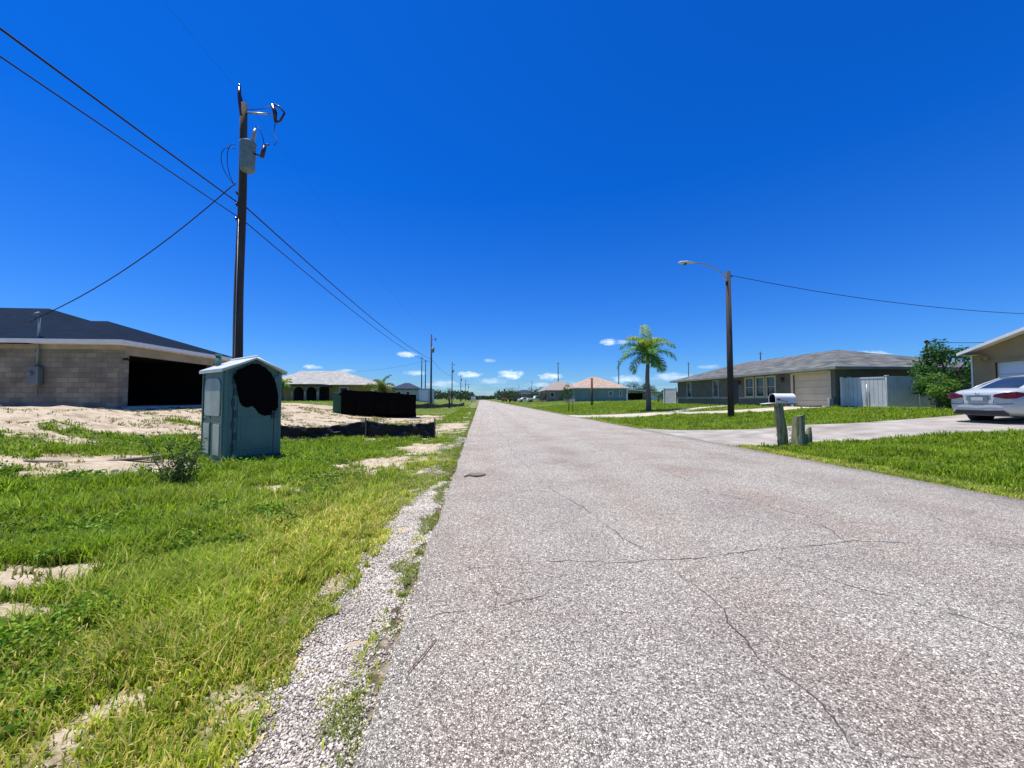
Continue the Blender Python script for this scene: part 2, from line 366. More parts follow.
def gn(t, **k):
    n = nt.nodes.new(t)
    for a, v in k.items(): setattr(n, a, v)
    return n
def noise_n(scale, detail=5, rough=.5):
    n = gn('ShaderNodeTexNoise'); n.inputs['Scale'].default_value = scale; n.inputs['Detail'].default_value = detail; n.inputs['Roughness'].default_value = rough
    nt.links.new(tco.outputs['Object'], n.inputs[0]); return n
def ramp(src, stops):
    r = gn('ShaderNodeValToRGB'); e = r.color_ramp.elements
    e[0].position, e[0].color = stops[0][0], (*stops[0][1], 1); e[1].position, e[1].color = stops[-1][0], (*stops[-1][1], 1)
    for p, c in stops[1:-1]: q = e.new(p); q.color = (*c, 1)
    nt.links.new(src, r.inputs[0]); return r.outputs[0]
def gmix(f, a, b, mode='MIX'):
    m = gn('ShaderNodeMixRGB', blend_type=mode)
    for i, v in enumerate((f, a, b)):
        if hasattr(v, 'links'): nt.links.new(v, m.inputs[i])
        else: m.inputs[i].default_value = v if i == 0 else (*v, 1)
    return m.outputs[0]
def gmath(op, a, b, clamp=False):
    n = gn('ShaderNodeMath', operation=op, use_clamp=clamp)
    for i, v in enumerate((a, b)):
        if hasattr(v, 'links'): nt.links.new(v, n.inputs[i])
        else: n.inputs[i].default_value = v
    return n.outputs[0]
tco = gn('ShaderNodeTexCoord')
sand = ramp(noise_n(1.3, 8, .6).outputs[0], [(.3, (.33, .27, .16)), (.5, (.5, .435, .285)), (.7, (.6, .53, .365))])
sand = gmix(gmath('MULTIPLY', 1.0, ramp(noise_n(14, 6, .7).outputs[0], [(.4, (.9, .9, .9)), (.62, (0, 0, 0))])), sand, (.3, .225, .14))
sand = gmix(.6, sand, ramp(noise_n(2.2, 8, .6).outputs[0], [(.35, (.72, .61, .46)), (.5, (.58, .48, .35)), (.65, (.36, .28, .195))]))
green = ramp(noise_n(5, 8, .65).outputs[0], [(.3, (.04, .07, .01)), (.5, (.11, .18, .018)), (.7, (.2, .28, .03))])
green = gmix(gmath('MULTIPLY', ramp(noise_n(.35, 4).outputs[0], [(.4, (0, 0, 0)), (.65, (1, 1, 1))]), .5), green, (.22, .28, .04))
straw = ramp(noise_n(22, 6, .7).outputs[0], [(.3, (.06, .06, .02)), (.5, (.2, .2, .055)), (.68, (.5, .42, .25))])
ad = gn('ShaderNodeAttribute', attribute_name='dry'); ag = gn('ShaderNodeAttribute', attribute_name='grown')
green = gmix(gmath('MULTIPLY', ad.outputs['Fac'], .8), green, straw)
green = gmix(ramp(noise_n(45, 5, .8).outputs[0], [(.42, (.75, .75, .75)), (.55, (0, 0, 0))]), green, (.09, .065, .03))
edge = gmath('ADD', ag.outputs['Fac'], gmath('MULTIPLY', gmath('SUBTRACT', noise_n(16, 8, .75).outputs[0], .5), 2.2))
edge = gmath('MULTIPLY', gmath('SUBTRACT', edge, .3), 2.4, True)
tmap = gn('ShaderNodeMapping'); tmap.inputs['Scale'].default_value = (.35, 2.2, 1); tmap.inputs['Rotation'].default_value = (0, 0, .25); nt.links.new(tco.outputs['Object'], tmap.inputs[0])
trk = gn('ShaderNodeTexNoise'); trk.inputs['Scale'].default_value = 1.6; trk.inputs['Detail'].default_value = 9; trk.inputs['Roughness'].default_value = .72; nt.links.new(tmap.outputs[0], trk.inputs[0])
sand = gmix(ramp(trk.outputs[0], [(.3, (.85, .85, .85)), (.5, (0, 0, 0))]), sand, (.25, .18, .115))
stony = ramp(noise_n(70, 4, .8).outputs[0], [(.35, (.5, .48, .45)), (.5, (1, 1, 1)), (.65, (1.2, 1.2, 1.2))])
sand = gmix(.7, sand, stony, 'MULTIPLY')
sx = gn('ShaderNodeSeparateXYZ'); nt.links.new(tco.outputs['Object'], sx.inputs[0])
seam = gmath('SUBTRACT', 1.0, gmath('MULTIPLY', gmath('ABSOLUTE', gmath('ADD', sx.outputs[0], .52), 0.0), 9.0), True)
seam = gmath('MULTIPLY', seam, ramp(noise_n(7, 6, .7).outputs[0], [(.35, (0, 0, 0)), (.5, (1, 1, 1))]))
nt.links.new(gmix(seam, gmix(edge, sand, green), (.07, .055, .035)), bs.inputs['Base Color'])
bp = gn('ShaderNodeBump'); bp.inputs['Strength'].default_value = .7; bp.inputs['Distance'].default_value = .05
nt.links.new(noise_n(11, 9, .7).outputs[0], bp.inputs['Height']); nt.links.new(bp.outputs[0], bs.inputs['Normal'])

# ------------------------------------------------------------------ road
ym = np.concatenate([np.arange(-3, 14, .05), np.arange(14, 40, .2), np.arange(40, 200, 2), [220, 300, 450, 620]])
def redge(y, s, base, amp):
    return base + (fbm(y * 1.4, y * 0 + s, 5) - .5) * amp + (fbm(y * 7, y * 0 + s, 8) - .5) * amp * .5
xl = redge(ym, 3.3, -.45, .09); xr = redge(ym, 8.3, 7.2, .13)
cols = np.linspace(0, 1, 13)
Vx = xl[:, None] + (xr - xl)[:, None] * cols[None]; crown = .012 + .05 * (1 - ((cols - .5) * 2) ** 2)
V = np.stack([Vx, np.repeat(ym[:, None], 13, 1), np.repeat(crown[None], len(ym), 0)], -1)
sk = V[:, [0, -1], :].copy(); sk[:, 0, 0] -= .02; sk[:, 1, 0] += .02; sk[:, :, 2] = -.05
V = np.concatenate([sk[:, :1], V, sk[:, 1:]], 1); nc = V.shape[1]
ii = np.arange(len(ym) * nc).reshape(len(ym), nc)
idx = np.stack([ii[:-1, :-1], ii[:-1, 1:], ii[1:, 1:], ii[1:, :-1]], -1).reshape(-1, 4)
VR = V.reshape(-1, 3); FR = [tuple(q) for q in idx]; nbase = len(FR)
def road_z(x, y):
    a = np.interp(y, ym, xl); b = np.interp(y, ym, xr); t = (x - a) / (b - a); return .012 + .05 * (1 - (t * 2 - 1) ** 2)
def rough_line(pts, width, seg=.035, amp=.035, seed=1):
    r = np.random.default_rng(seed); P = []
    for (x0, y0), (x1, y1) in zip(pts[:-1], pts[1:]):
        L = math.hypot(x1 - x0, y1 - y0); n = max(2, int(L / seg))
        for i in range(n):
            t = i / n; P.append((x0 + (x1 - x0) * t, y0 + (y1 - y0) * t))
    P.append(pts[-1]); P = np.array(P); s = np.arange(len(P)) * seg
    off = (fbm(s * 2.2, s * 0 + seed * 3.7, seed) - .5) * amp * 3.6 + (fbm(s * 14, s * 0 + seed, seed + 5) - .5) * amp * 1.5
    T = np.gradient(P, axis=0); T /= np.linalg.norm(T, axis=1)[:, None] + 1e-9; Nn = np.stack([-T[:, 1], T[:, 0]], 1)
    P = P + Nn * off[:, None]; w = width * .85 * np.clip(fbm(s * 5, s * 0 + 9, seed + 9) * 3.0 - .7, .22, 1.5) * np.minimum(1, np.minimum(np.arange(len(P)), np.arange(len(P))[::-1]) / 6 + .1)
    return P + Nn * w[:, None] / 2, P - Nn * w[:, None] / 2
CR = [([(-.4, 3.05), (-.03, 3.14), (.7, 3.16), (1.52, 3.06), (2.3, 3.2), (3.4, 3.3), (4.6, 3.1), (6.2, 3.3)], .007),
      ([(1.52, 3.06), (1.45, 2.75), (1.48, 2.35), (1.39, 1.9), (1.45, 1.6), (1.32, 1.2)], .008),
      ([(1.52, 3.06), (1.35, 3.6), (1.25, 4.6), (1.0, 5.6), (.95, 7.2), (.75, 9.5), (.9, 12.5), (.7, 16)], .008),
      ([(-.4, 2.45), (.1, 2.55), (.55, 2.72)], .005),
      ([(3.3, 3.25), (3.6, 4.1), (3.2, 5.2), (3.35, 6.8), (3.1, 9.4), (3.3, 13)], .008),
      ([(-.42, 5.5), (.4, 5.7), (1.1, 5.5), (2.2, 5.8), (3.2, 5.6)], .006),
      ([(.95, 8.2), (2.0, 8.4), (3.1, 8.1), (4.7, 8.5), (7.0, 8.2)], .008),
      ([(4.6, 3.15), (5.1, 4.2), (4.9, 5.6), (5.2, 7.6), (5.0, 10)], .008),
      ([(-.4, 12.2), (1, 12.4), (3.3, 12.1), (5, 12.6), (7.1, 12.3)], .011), ([(-.4, 18), (2, 18.3), (4.5, 17.8), (7.1, 18.2)], .014),
      ([(.0, 3.15), (.12, 2.7), (.05, 2.2)], .004), ([(2.35, 3.2), (2.5, 2.6), (2.9, 2.1), (3.0, 1.6)], .006)]
vv = VR.tolist(); mi = [0] * nbase
for k, (pts, w) in enumerate(CR):
    A, B = rough_line(pts, w, seed=k + 1); o = len(vv)
    for a, b in zip(A, B): vv.append((a[0], a[1], road_z(a[0], a[1]) + .0025)); vv.append((b[0], b[1], road_z(b[0], b[1]) + .0025))
    for i in range(len(A) - 1): FR.append((o + 2 * i, o + 2 * i + 1, o + 2 * i + 3, o + 2 * i + 2)); mi.append(1)
rm = bpy.data.materials.new('chip_seal'); rm.use_nodes = True; nt = rm.node_tree; bs = nt.nodes['Principled BSDF']
bs.inputs['Roughness'].default_value = .85; bs.inputs['Specular IOR Level'].default_value = .3
tco = gn('ShaderNodeTexCoord')
def voro(scale, feature='F1', out='Color'):
    v = gn('ShaderNodeTexVoronoi'); v.feature = feature; v.inputs['Scale'].default_value = scale; nt.links.new(warp, v.inputs['Vector']); return v.outputs[out]
wv = gn('ShaderNodeVectorMath', operation='ADD'); nn = noise_n(60, 3)
sc_ = gn('ShaderNodeVectorMath', operation='SCALE'); sc_.inputs['Scale'].default_value = .012; nt.links.new(nn.outputs[1], sc_.inputs[0])
nt.links.new(tco.outputs['Object'], wv.inputs[0]); nt.links.new(sc_.outputs[0], wv.inputs[1]); warp = wv.outputs[0]
s1 = gn('ShaderNodeSeparateColor'); nt.links.new(voro(98), s1.inputs[0])
s2 = gn('ShaderNodeSeparateColor'); nt.links.new(voro(180), s2.inputs[0])
stone = ramp(s1.outputs[0], [(0, (.045, .044, .042)), (.25, (.15, .146, .138)), (.5, (.31, .303, .288)), (.72, (.47, .46, .44)), (.88, (.72, .7, .67)), (1, (.9, .88, .84))])
stone2 = ramp(s2.outputs[1], [(0, (.06, .058, .055)), (.5, (.29, .28, .268)), (1, (.66, .64, .62))])
col = gmix(ramp(s2.outputs[2], [(.45, (0, 0, 0)), (.55, (1, 1, 1))]), stone, stone2)
gap = voro(98, 'DISTANCE_TO_EDGE', 'Distance')
col = gmix(ramp(gap, [(.0, (.9, .9, .9)), (.13, (0, 0, 0))]), col, (.075, .068, .066))
col = gmix(.8, col, ramp(noise_n(.8, 6, .6).outputs[0], [(.3, (1.24, 1.1, .93)), (.5, (1.54, 1.43, 1.2)), (.7, (1.72, 1.62, 1.36))]), 'MULTIPLY')
col = gmix(ramp(noise_n(.45, 5, .6).outputs[0], [(.5, (0, 0, 0)), (.7, (.5, .5, .5))]), col, (1.0, .92, .89), 'MULTIPLY')
sx = gn('ShaderNodeSeparateXYZ'); nt.links.new(tco.outputs['Object'], sx.inputs[0])
sn = gmath('SINE', gmath('ADD', gmath('MULTIPLY', sx.outputs[0], 3.4), gmath('MULTIPLY', noise_n(.5, 4).outputs[0], 3.0)), 0.0)
band = gmath('MULTIPLY', gmath('MULTIPLY', gmath('ADD', sn, .3), ramp(noise_n(1.1, 5, .6).outputs[0], [(.35, (0, 0, 0)), (.65, (1, 1, 1))])), .75, True)
col = gmix(band, col, (.93, .86, .83), 'MULTIPLY')
nt.links.new(col, bs.inputs['Base Color'])
bp = gn('ShaderNodeBump'); bp.inputs['Strength'].default_value = .8; bp.inputs['Distance'].default_value = .006
nt.links.new(ramp(gap, [(0, (0, 0, 0)), (.35, (1, 1, 1))]), bp.inputs['Height']); nt.links.new(bp.outputs[0], bs.inputs['Normal'])
CRM = M('road_crack', (.04, .035, .035), (.1, .09, .085), 40, .95)  # dark colour of the road cracks, laid as thin strips
me = bpy.data.meshes.new('road'); me.from_pydata(vv, [], FR); me.materials.append(rm); me.materials.append(CRM)
me.polygons.foreach_set('material_index', mi); me.polygons.foreach_set('use_smooth', [m == 0 for m in mi]); me.update()
road = bpy.data.objects.new('road', me); C.objects.link(road); road['kind'] = 'structure'

DRV = M('worn_concrete', (.43, .4, .34), (.24, .21, .175), 1.3, .92, .25, 30, lo=.3, hi=.7)
DRV2 = M('pale_concrete', (.58, .53, .43), (.38, .33, .25), 1.6, .92, .2, 30, lo=.3, hi=.7)
def strip(name, D, mat, lift=.018, n=60, m=14, drop=.2):
    def samp(E, t):
        x = np.array([p[0] for p in E]); y = np.array([p[1] for p in E]); u = (x - x[0]) / (x[-1] - x[0]); return np.interp(t, u, x), np.interp(t, u, y)
    t = np.linspace(0, 1, n); ax, ay = samp(D[0], t); bx, by = samp(D[1], t)
    ay = ay + (fbm(t * 30, t * 0, 3) - .5) * .18; by = by + (fbm(t * 30, t * 0 + 5, 3) - .5) * .18
    w = np.linspace(0, 1, m)
    XX = ax[:, None] * (1 - w) + bx[:, None] * w; YY = ay[:, None] * (1 - w) + by[:, None] * w
    ZZ = hz(XX) + lift
    V = np.stack([XX, YY, ZZ], -1); s0 = V[:, :1].copy(); s1_ = V[:, -1:].copy(); s0[..., 2] -= drop; s1_[..., 2] -= drop
    V = np.concatenate([s0, V, s1_], 1); k = m + 2
    i_ = np.arange(n * k).reshape(n, k); ix = np.stack([i_[:-1, :-1], i_[1:, :-1], i_[1:, 1:], i_[:-1, 1:]], -1).reshape(-1)
    o = npmesh(name, V.reshape(-1, 3), np.full((n - 1) * (k - 1), 4), ix, mat); o['kind'] = 'structure'; return o
strip('driveway', DRIVE_A, DRV, .022); strip('driveway', DRIVE_B, DRV2, .022); strip('path', WALK, DRV2, .018, 30, 6)

# ------------------------------------------------------------------ grass, weeds, gravel
def scatter(n, x0, x1, y0, y1):
    return rng.uniform(x0, x1, n), rng.uniform(y0, y1, n)
def blades(name, x, y, h, w, tint, lean=.6, label=None):
    n = len(x); z = gz(x, y) - .005
    a = rng.uniform(0, 2 * PI, n); l = rng.uniform(.1, 1, n) * lean * h
    dx, dy = np.cos(a), np.sin(a); b = a + PI / 2 + rng.normal(0, .4, n); wx, wy = np.cos(b) * w / 2, np.sin(b) * w / 2
    P = np.stack([x, y, z], 1)
    mid = P + np.stack([dx * l * .35, dy * l * .35, h * .62], 1); tip = P + np.stack([dx * l, dy * l, h * rng.uniform(.72, 1.0, n)], 1)
    Wv = np.stack([wx, wy, wx * 0], 1)
    V = np.stack([P - Wv, P + Wv, mid + Wv * .8, mid - Wv * .8, tip], 1).reshape(-1, 3)
    base = np.arange(n)[:, None] * 5
    idx = np.concatenate([base + np.array([[0, 1, 2, 3]]), base + np.array([[3, 2, 4]])], 1).reshape(-1)
    cnt = np.tile([4, 3], n)
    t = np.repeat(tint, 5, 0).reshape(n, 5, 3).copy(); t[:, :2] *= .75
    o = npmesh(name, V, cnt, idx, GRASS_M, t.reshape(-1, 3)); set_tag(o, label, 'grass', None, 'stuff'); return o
def grass_color(x, y, n):
    d = dry_mask(x, y)[:, None] + rng.normal(0, .12, (n, 1)); d = np.clip(d, 0, 1)
    lush = tints(n, (.05, .13, .006), (.26, .42, .02), p=1.2); dry = np.where(rng.uniform(0, 1, (n, 1)) < .33, tints(n, (.5, .46, .14), (.85, .76, .36)), tints(n, (.12, .24, .02), (.42, .52, .05)))
    v = (.62 + .75 * fbm(x * 2.6, y * 2.6, 91, 3))[:, None]; lush = lush * v * np.array([1.45, 1.28, 1.1]); dry = dry * v * np.array([1.5, 1.32, 1.1])
    return lush * (1 - d) + dry * d
def pot(x, y):  # keep blades out of the toilet's floor
    return np.hypot(x + 5.3, y - 9.4) > .75
def field(name, label, areas, hk, wk, seed):
    XS = []; YS = []
    for (n, x0, x1, y0, y1) in areas:
        x, y = scatter(n, x0, x1, y0, y1); XS.append(x); YS.append(y)
    x = np.concatenate(XS); y = np.concatenate(YS)
    g = grass_mask(x, y); k = (rng.uniform(0, 1, len(x)) < g ** 1.3) & pot(x, y); x = x[k]; y = y[k]; g = g[k]
    ht = hk * (.2 + 2.3 * fbm(x * 1.8, y * 1.8, seed) ** 1.5) * rng.uniform(.5, 1.3, len(x)) * (.45 + .55 * g)
    dist = np.hypot(x, y); w = wk * (1 + dist / 7) * rng.uniform(.5, 1.5, len(x))
    edge = (x > -1.3) & (x < 7.9); ht = np.where(edge, ht * .55, ht)
    ht = ht * np.where(x < 0, 1 - .25 * sstep(-3.5, -1.2, x), 1)
    return blades(name, x, y, ht, w, grass_color(x, y, len(x)), .9, label)
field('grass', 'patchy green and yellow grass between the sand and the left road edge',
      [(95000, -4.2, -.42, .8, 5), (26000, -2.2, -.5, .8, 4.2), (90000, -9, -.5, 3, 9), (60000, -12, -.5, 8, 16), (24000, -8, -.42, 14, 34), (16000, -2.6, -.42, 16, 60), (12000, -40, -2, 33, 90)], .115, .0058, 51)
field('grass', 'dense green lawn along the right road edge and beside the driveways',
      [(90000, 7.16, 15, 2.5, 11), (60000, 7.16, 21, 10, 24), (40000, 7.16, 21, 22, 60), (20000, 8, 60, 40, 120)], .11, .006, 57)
# bushy low weeds: clover-like leaves in clumps
def weeds(areas, label):
    XS = []; YS = []
    for (n, x0, x1, y0, y1) in areas:
        x, y = scatter(n, x0, x1, y0, y1); XS.append(x); YS.append(y)
    x = np.concatenate(XS); y = np.concatenate(YS)
    c = .6 * fbm(x * 2.3 + y * .6, y * 2.0 - x * .5, 77) + .4 * fbm(x * .8, y * .8, 79); k = (rng.uniform(0, 1, len(x)) < sstep(.44, .6, c) * .6) & (grass_mask(x, y) > .6) & (x < -1.7 + 1.2 * (fbm(x * 2, y * 2, 5) - .5)) & pot(x, y); x = x[k]; y = y[k]; c = c[k]
    n = len(x); h = rng.uniform(.01, 1, n) * (.05 + .16 * sstep(.45, .75, c)) * rng.uniform(.6, 1, n)
    P = np.stack([x, y, gz(x, y) + h], 1)
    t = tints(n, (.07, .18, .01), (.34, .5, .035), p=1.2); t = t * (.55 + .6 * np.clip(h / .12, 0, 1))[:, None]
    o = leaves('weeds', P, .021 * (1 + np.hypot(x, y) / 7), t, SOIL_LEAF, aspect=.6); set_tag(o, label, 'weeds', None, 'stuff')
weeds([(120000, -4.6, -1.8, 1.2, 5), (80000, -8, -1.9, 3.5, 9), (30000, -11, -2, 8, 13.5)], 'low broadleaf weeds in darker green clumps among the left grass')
x, y = scatter(14000, -14, -2, 2, 30); k = (grass_mask(x, y) < .4) & (fbm(x * 1.3, y * 1.3, 83) > .55) & ~((x < -14.2) & (y > 16.6)); x, y = x[k], y[k]
x = np.repeat(x, 5) + rng.normal(0, .03, len(x) * 5); y = np.repeat(y, 5) + rng.normal(0, .03, len(y) * 5)
blades('grass', x, y, rng.uniform(.03, .1, len(x)), .012 * (1 + y / 30), tints(len(x), (.09, .13, .02), (.35, .33, .1)), 1.3, 'sparse sprigs growing on the bare sand of the building plot')
# taller single tufts with long pale blades
tx, ty = scatter(750, -7, -.9, 1.0, 10); k = (grass_mask(tx, ty) > .35) & pot(tx, ty); tx, ty = tx[k], ty[k]
x = np.repeat(tx, 26) + rng.normal(0, .035, len(tx) * 26); y = np.repeat(ty, 26) + rng.normal(0, .035, len(ty) * 26)
sc0 = np.repeat(rng.uniform(.45, 1.25, len(tx)) * np.where(tx > -2.6, .6, 1), 26)
o = blades('grass', x, y, sc0 * rng.uniform(.08, .27, len(x)), .005 * (1 + np.hypot(x, y) / 9), grass_color(x, y, len(x)) * 1.15, 1.3, 'taller tufts of long blades standing out of the left grass')
# weeds growing in the crack between gravel and asphalt
x, y = scatter(42000, -.74, -.41, .9, 11); k = (fbm(y * 2.4, x * 3, 15) > .44 + .3 * np.abs(x + .54) / .2) & (fbm(x * 9, y * 9, 16) > .42); x, y = x[k], y[k]
blades('grass', x, y, rng.uniform(.008, .034, len(x)) * (1 + .5 * fbm(y * 3, x, 2)), .0045 * (1 + y / 7), tints(len(x), (.08, .13, .015), (.42, .46, .1)), 2.2, 'low grass growing in the seam between gravel and road')
# gravel
gxs = []; gys = []
x, y = scatter(90000, -1.15, -.42, .9, 6.5); w = .95 - .55 * sstep(4.6, 7.5, y) + .22 * (fbm(x * 0 + 3, y * 1.3, 5) - .5)
k = (x > -w + rng.normal(0, .05, len(x))) & (fbm(x * 5, y * 5, 61) < .72) & ((x < -.56) | (fbm(x * 14, y * 10, 67) < .52)); x, y = x[k], y[k]
x2, y2 = scatter(9000, -1.1, -.42, 6, 14); k = fbm(x2 * 3, y2 * 1.2, 63) > .52; x = np.concatenate([x, x2[k]]); y = np.concatenate([y, y2[k]])
x3, y3 = scatter(5000, -2.6, -.8, 1, 6); k = fbm(x3 * 2, y3 * 2, 65) > .62; x = np.concatenate([x, x3[k]]); y = np.concatenate([y, y3[k]])
n = len(x); octa = np.array([(1, 0, 0), (-1, 0, 0), (0, 1, 0), (0, -1, 0), (0, 0, 1), (0, 0, -1)], float)
s = rng.uniform(.0028, .0085, n) * (1 + y / 14)
V = octa[None] * s[:, None, None] * rng.uniform(.55, 1.35, (n, 6, 1)) + rng.normal(0, .15, (n, 6, 3)) * s[:, None, None]
V[:, :, 2] *= .75; V += np.stack([x, y, gz(x, y) + s * .4], 1)[:, None]
tri = np.array([(0, 2, 4), (2, 1, 4), (1, 3, 4), (3, 0, 4), (2, 0, 5), (1, 2, 5), (3, 1, 5), (0, 3, 5)])
idx = (np.arange(n)[:, None, None] * 6 + tri[None]).reshape(-1)

t = tints(n, (.16, .13, .1), (.74, .68, .58), p=.85) * (.7 + .6 * fbm(x * 4, y * 4, 71))[:, None]; GR = leafmat('limestone_chips', 0.0, .9)
o = npmesh('gravel', V.reshape(-1, 3), np.full(n * 8, 3), idx, GR, np.repeat(t, 6, 0)); set_tag(o, 'pale limestone gravel along the left road edge', 'gravel', None, 'stuff')
# fallen twig on the road, metal cover
b = MB(); b.tube([(-.345, 1.98, .026), (-.29, 2.1, .028), (-.235, 2.24, .026)], [.0025, .0035, .002], 5)
o = b.build('twig', M('dry_red_wood', (.25, .1, .06), None, 20)); set_tag(o, 'thin reddish brown twig lying on the road near its left edge', 'twig')
b = MB(); P = [(-.04 + .14 * math.cos(a) * (1 + .12 * math.sin(3 * a)) , 6.85 + .13 * math.sin(a), 0) for a in np.linspace(0, 2 * PI, 18)[:-1]]
b.prism([(p[0], p[1]) for p in P], .02, .05); b.tube([(-.27, 6.74, .03), (-.2, 6.79, .045), (-.16, 6.82, .04)], [.012, .02, .012], 5)
o = b.build('road_debris', M('flattened_brown_rubber', (.12, .085, .07), (.22, .17, .14), 12, .8), bevel=.006); set_tag(o, 'flattened brown scrap lying on the road left of its middle', 'debris')
# ------------------------------------------------------------------ common pieces of buildings
def hip(mb, x0, x1, y0, y1, ze, zr, ridge, thick=.16, mi_roof=0, mi_fascia=1, sides=(1, 1)):
    """hip roof over a rectangle; ridge = ((xa,ya),(xb,yb)) from the low x or low y end"""
    a, b = (x0, y0, ze), (x1, y0, ze); c, d = (x1, y1, ze), (x0, y1, ze)
    r0, r1 = (*ridge[0], zr), (*ridge[1], zr)
    if abs(ridge[0][0] - ridge[1][0]) >= abs(ridge[0][1] - ridge[1][1]):
        F = [(a, b, r1, r0), (b, c, r1), (c, d, r0, r1), (d, a, r0)]
    else:
        F = [(a, b, r0), (b, c, r1, r0), (c, d, r1), (d, a, r0, r1)]
    for f in F: mb.add(f, [tuple(range(len(f)))], mi_roof)
    t = thick
    for p, q in ((a, b), (b, c), (c, d), (d, a)):
        mb.add([p, q, (q[0], q[1], ze - t), (p[0], p[1], ze - t)], [(0, 1, 2, 3)], mi_fascia)
    mb.add([(a[0], a[1], ze - t), (b[0], b[1], ze - t), (c[0], c[1], ze - t), (d[0], d[1], ze - t)], [(0, 1, 2, 3)], mi_fascia)
def wall_with_holes(mb, axis, pos, t, u0, u1, z0, z1, holes, mi=0):
    """wall in the plane axis=pos (thickness t, inward sign), holes = [(ua,ub,za,zb)] not overlapping in u"""
    def bx(ua, ub, za, zb):
        if ub - ua < 1e-4 or zb - za < 1e-4: return
        lo, hi = sorted((pos, pos + t))
        if axis == 'x': mb.b2((lo, ua, za), (hi, ub, zb), mi)
        else: mb.b2((ua, lo, za), (ub, hi, zb), mi)
    u = u0
    for (ua, ub, za, zb) in sorted(holes):
        bx(u, ua, z0, z1); bx(ua, ub, z0, za); bx(ua, ub, zb, z1); u = ub
    bx(u, u1, z0, z1)
def window(parent, axis, pos, out, ua, ub, za, zb, fm, gl=None, bars=0, mull=0, fw=.07):
    """a framed window set in a hole; out = outward sign; pane is its sub-part"""
    mb = MB(); d0, d1 = pos + out * .035, pos - out * .08
    def bx(m, a, b, c, d, p=d0, q=d1):
        lo, hi = sorted((p, q))
        if axis == 'x': m.b2((lo, a, c), (hi, b, d))
        else: m.b2((a, lo, c), (b, hi, d))
    bx(mb, ua - fw / 2, ub + fw / 2, za - fw, za); bx(mb, ua - fw / 2, ub + fw / 2, zb, zb + fw)
    bx(mb, ua - fw / 2, ua + fw / 2, za, zb); bx(mb, ub - fw / 2, ub + fw / 2, za, zb)
    for i in range(bars): z = za + (zb - za) * (i + 1) / (bars + 1); bx(mb, ua + fw / 2, ub - fw / 2, z - .02, z + .02, pos, d1)
    for i in range(mull): u = ua + (ub - ua) * (i + 1) / (mull + 1); bx(mb, u - .02, u + .02, za, zb, pos + out * .004, d1 + out * .004)
    f = mb.build('window', fm, parent); f.location = (0, 0, 0)
    g = MB(); bx(g, ua + fw / 2, ub - fw / 2, za, zb, pos - out * .05, pos - out * .06)
    p = g.build('pane', gl or GLASS); p.data.transform(Matrix.Translation(-parent.location)); p.parent = f
    return f
def sub(o, child, L):
    """hang a mesh built in world coordinates below a part of the thing at L"""
    child.data.transform(Matrix.Translation(-Vector(L))); child.parent = o; return child

# ------------------------------------------------------------------ unfinished block house on the left
BLOCK = blockmat('concrete_block', (.29, .26, .185), (.18, .165, .12), (.13, .12, .09), .41, .2, .009, 'xy', .4, noise=.6)
ROOFBLUE = shingle('slate_blue_shingle', (.004, .013, .03), (.006, .018, .038))
ROOFBLUE.node_tree.nodes['Principled BSDF'].inputs['Specular IOR Level'].default_value = .08
BEAM = M('poured_beam', (.34, .3, .22), (.26, .23, .17), 2.5, .9, .2)
H = (-17, 20, 1.0)
h = thing('unfinished_house', 'unfinished grey block house with dark blue roof and open black garage', 'house', H)
b = MB()
wall_with_holes(b, 'y', 16.8, .2, -33, -14.4, .55, 3.33, [])
wall_with_holes(b, 'x', -14.4, -.2, 17.0, 23.6, .55, 3.33, [(17.24, 22.1, 1.06, 3.15)])
wall_with_holes(b, 'y', 23.4, .2, -20, -14.6, .55, 3.33, [])
wall_with_holes(b, 'x', -18.0, -.2, 23.6, 31.5, .55, 3.33, [(25, 26.2, 1.8, 3.1), (28.3, 29.3, 1.06, 3.12)])
b.build('wall', BLOCK, h)
b = MB(); b.b2((-33, 16.795, 3.332), (-14.395, 17.0, 3.56)); b.b2((-14.6, 17.002, 3.332), (-14.393, 23.6, 3.56)); b.b2((-14.6, 17.03, 3.152), (-14.39, 22.3, 3.33))
b.build('lintel_beam', BEAM, h)
b = MB(); b.b2((-14.42, 17.0, .8), (-14.2, 23.5, 1.03)); b.build('slab_edge', CONC, h)
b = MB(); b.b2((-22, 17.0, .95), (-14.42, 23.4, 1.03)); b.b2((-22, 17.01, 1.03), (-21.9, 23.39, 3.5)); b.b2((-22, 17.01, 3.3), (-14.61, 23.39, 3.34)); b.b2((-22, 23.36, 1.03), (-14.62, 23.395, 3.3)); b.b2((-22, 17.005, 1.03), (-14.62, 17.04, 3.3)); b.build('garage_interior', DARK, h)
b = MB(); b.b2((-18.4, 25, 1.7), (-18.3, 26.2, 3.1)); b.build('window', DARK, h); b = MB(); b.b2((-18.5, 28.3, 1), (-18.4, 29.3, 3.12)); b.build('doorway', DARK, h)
b = MB()
hip(b, -40, -14.0, 16.4, 24.0, 3.68, 5.1, ((-36.5, 20.2), (-17.9, 20.2)))
hip(b, -40, -17.4, 16.47, 31.6, 3.68, 6.48, ((-32.5, 24.03), (-24.4, 24.03)))
b.build('roof', [ROOFBLUE, WHITE], h)
b = MB(); b.tube([(-17.3, 16.72, 2.6), (-17.3, 16.72, 4.62)], .035, 8); b.tube([(-17.3, 16.72, 4.62), (-17.3, 16.66, 4.72), (-17.3, 16.55, 4.66)], [.06, .07, .05], 8)
m_ = b.build('service_mast', PAINTGREY, h)
b = MB(); b.tube([(-17.3, 16.6, 4.45), (-17.6, 16.5, 4.35), (-17.3, 16.4, 4.3), (-16.9, 16.3, 4.5)], .012, 5); sub(m_, b.build('wire_loop', CABLE), H)
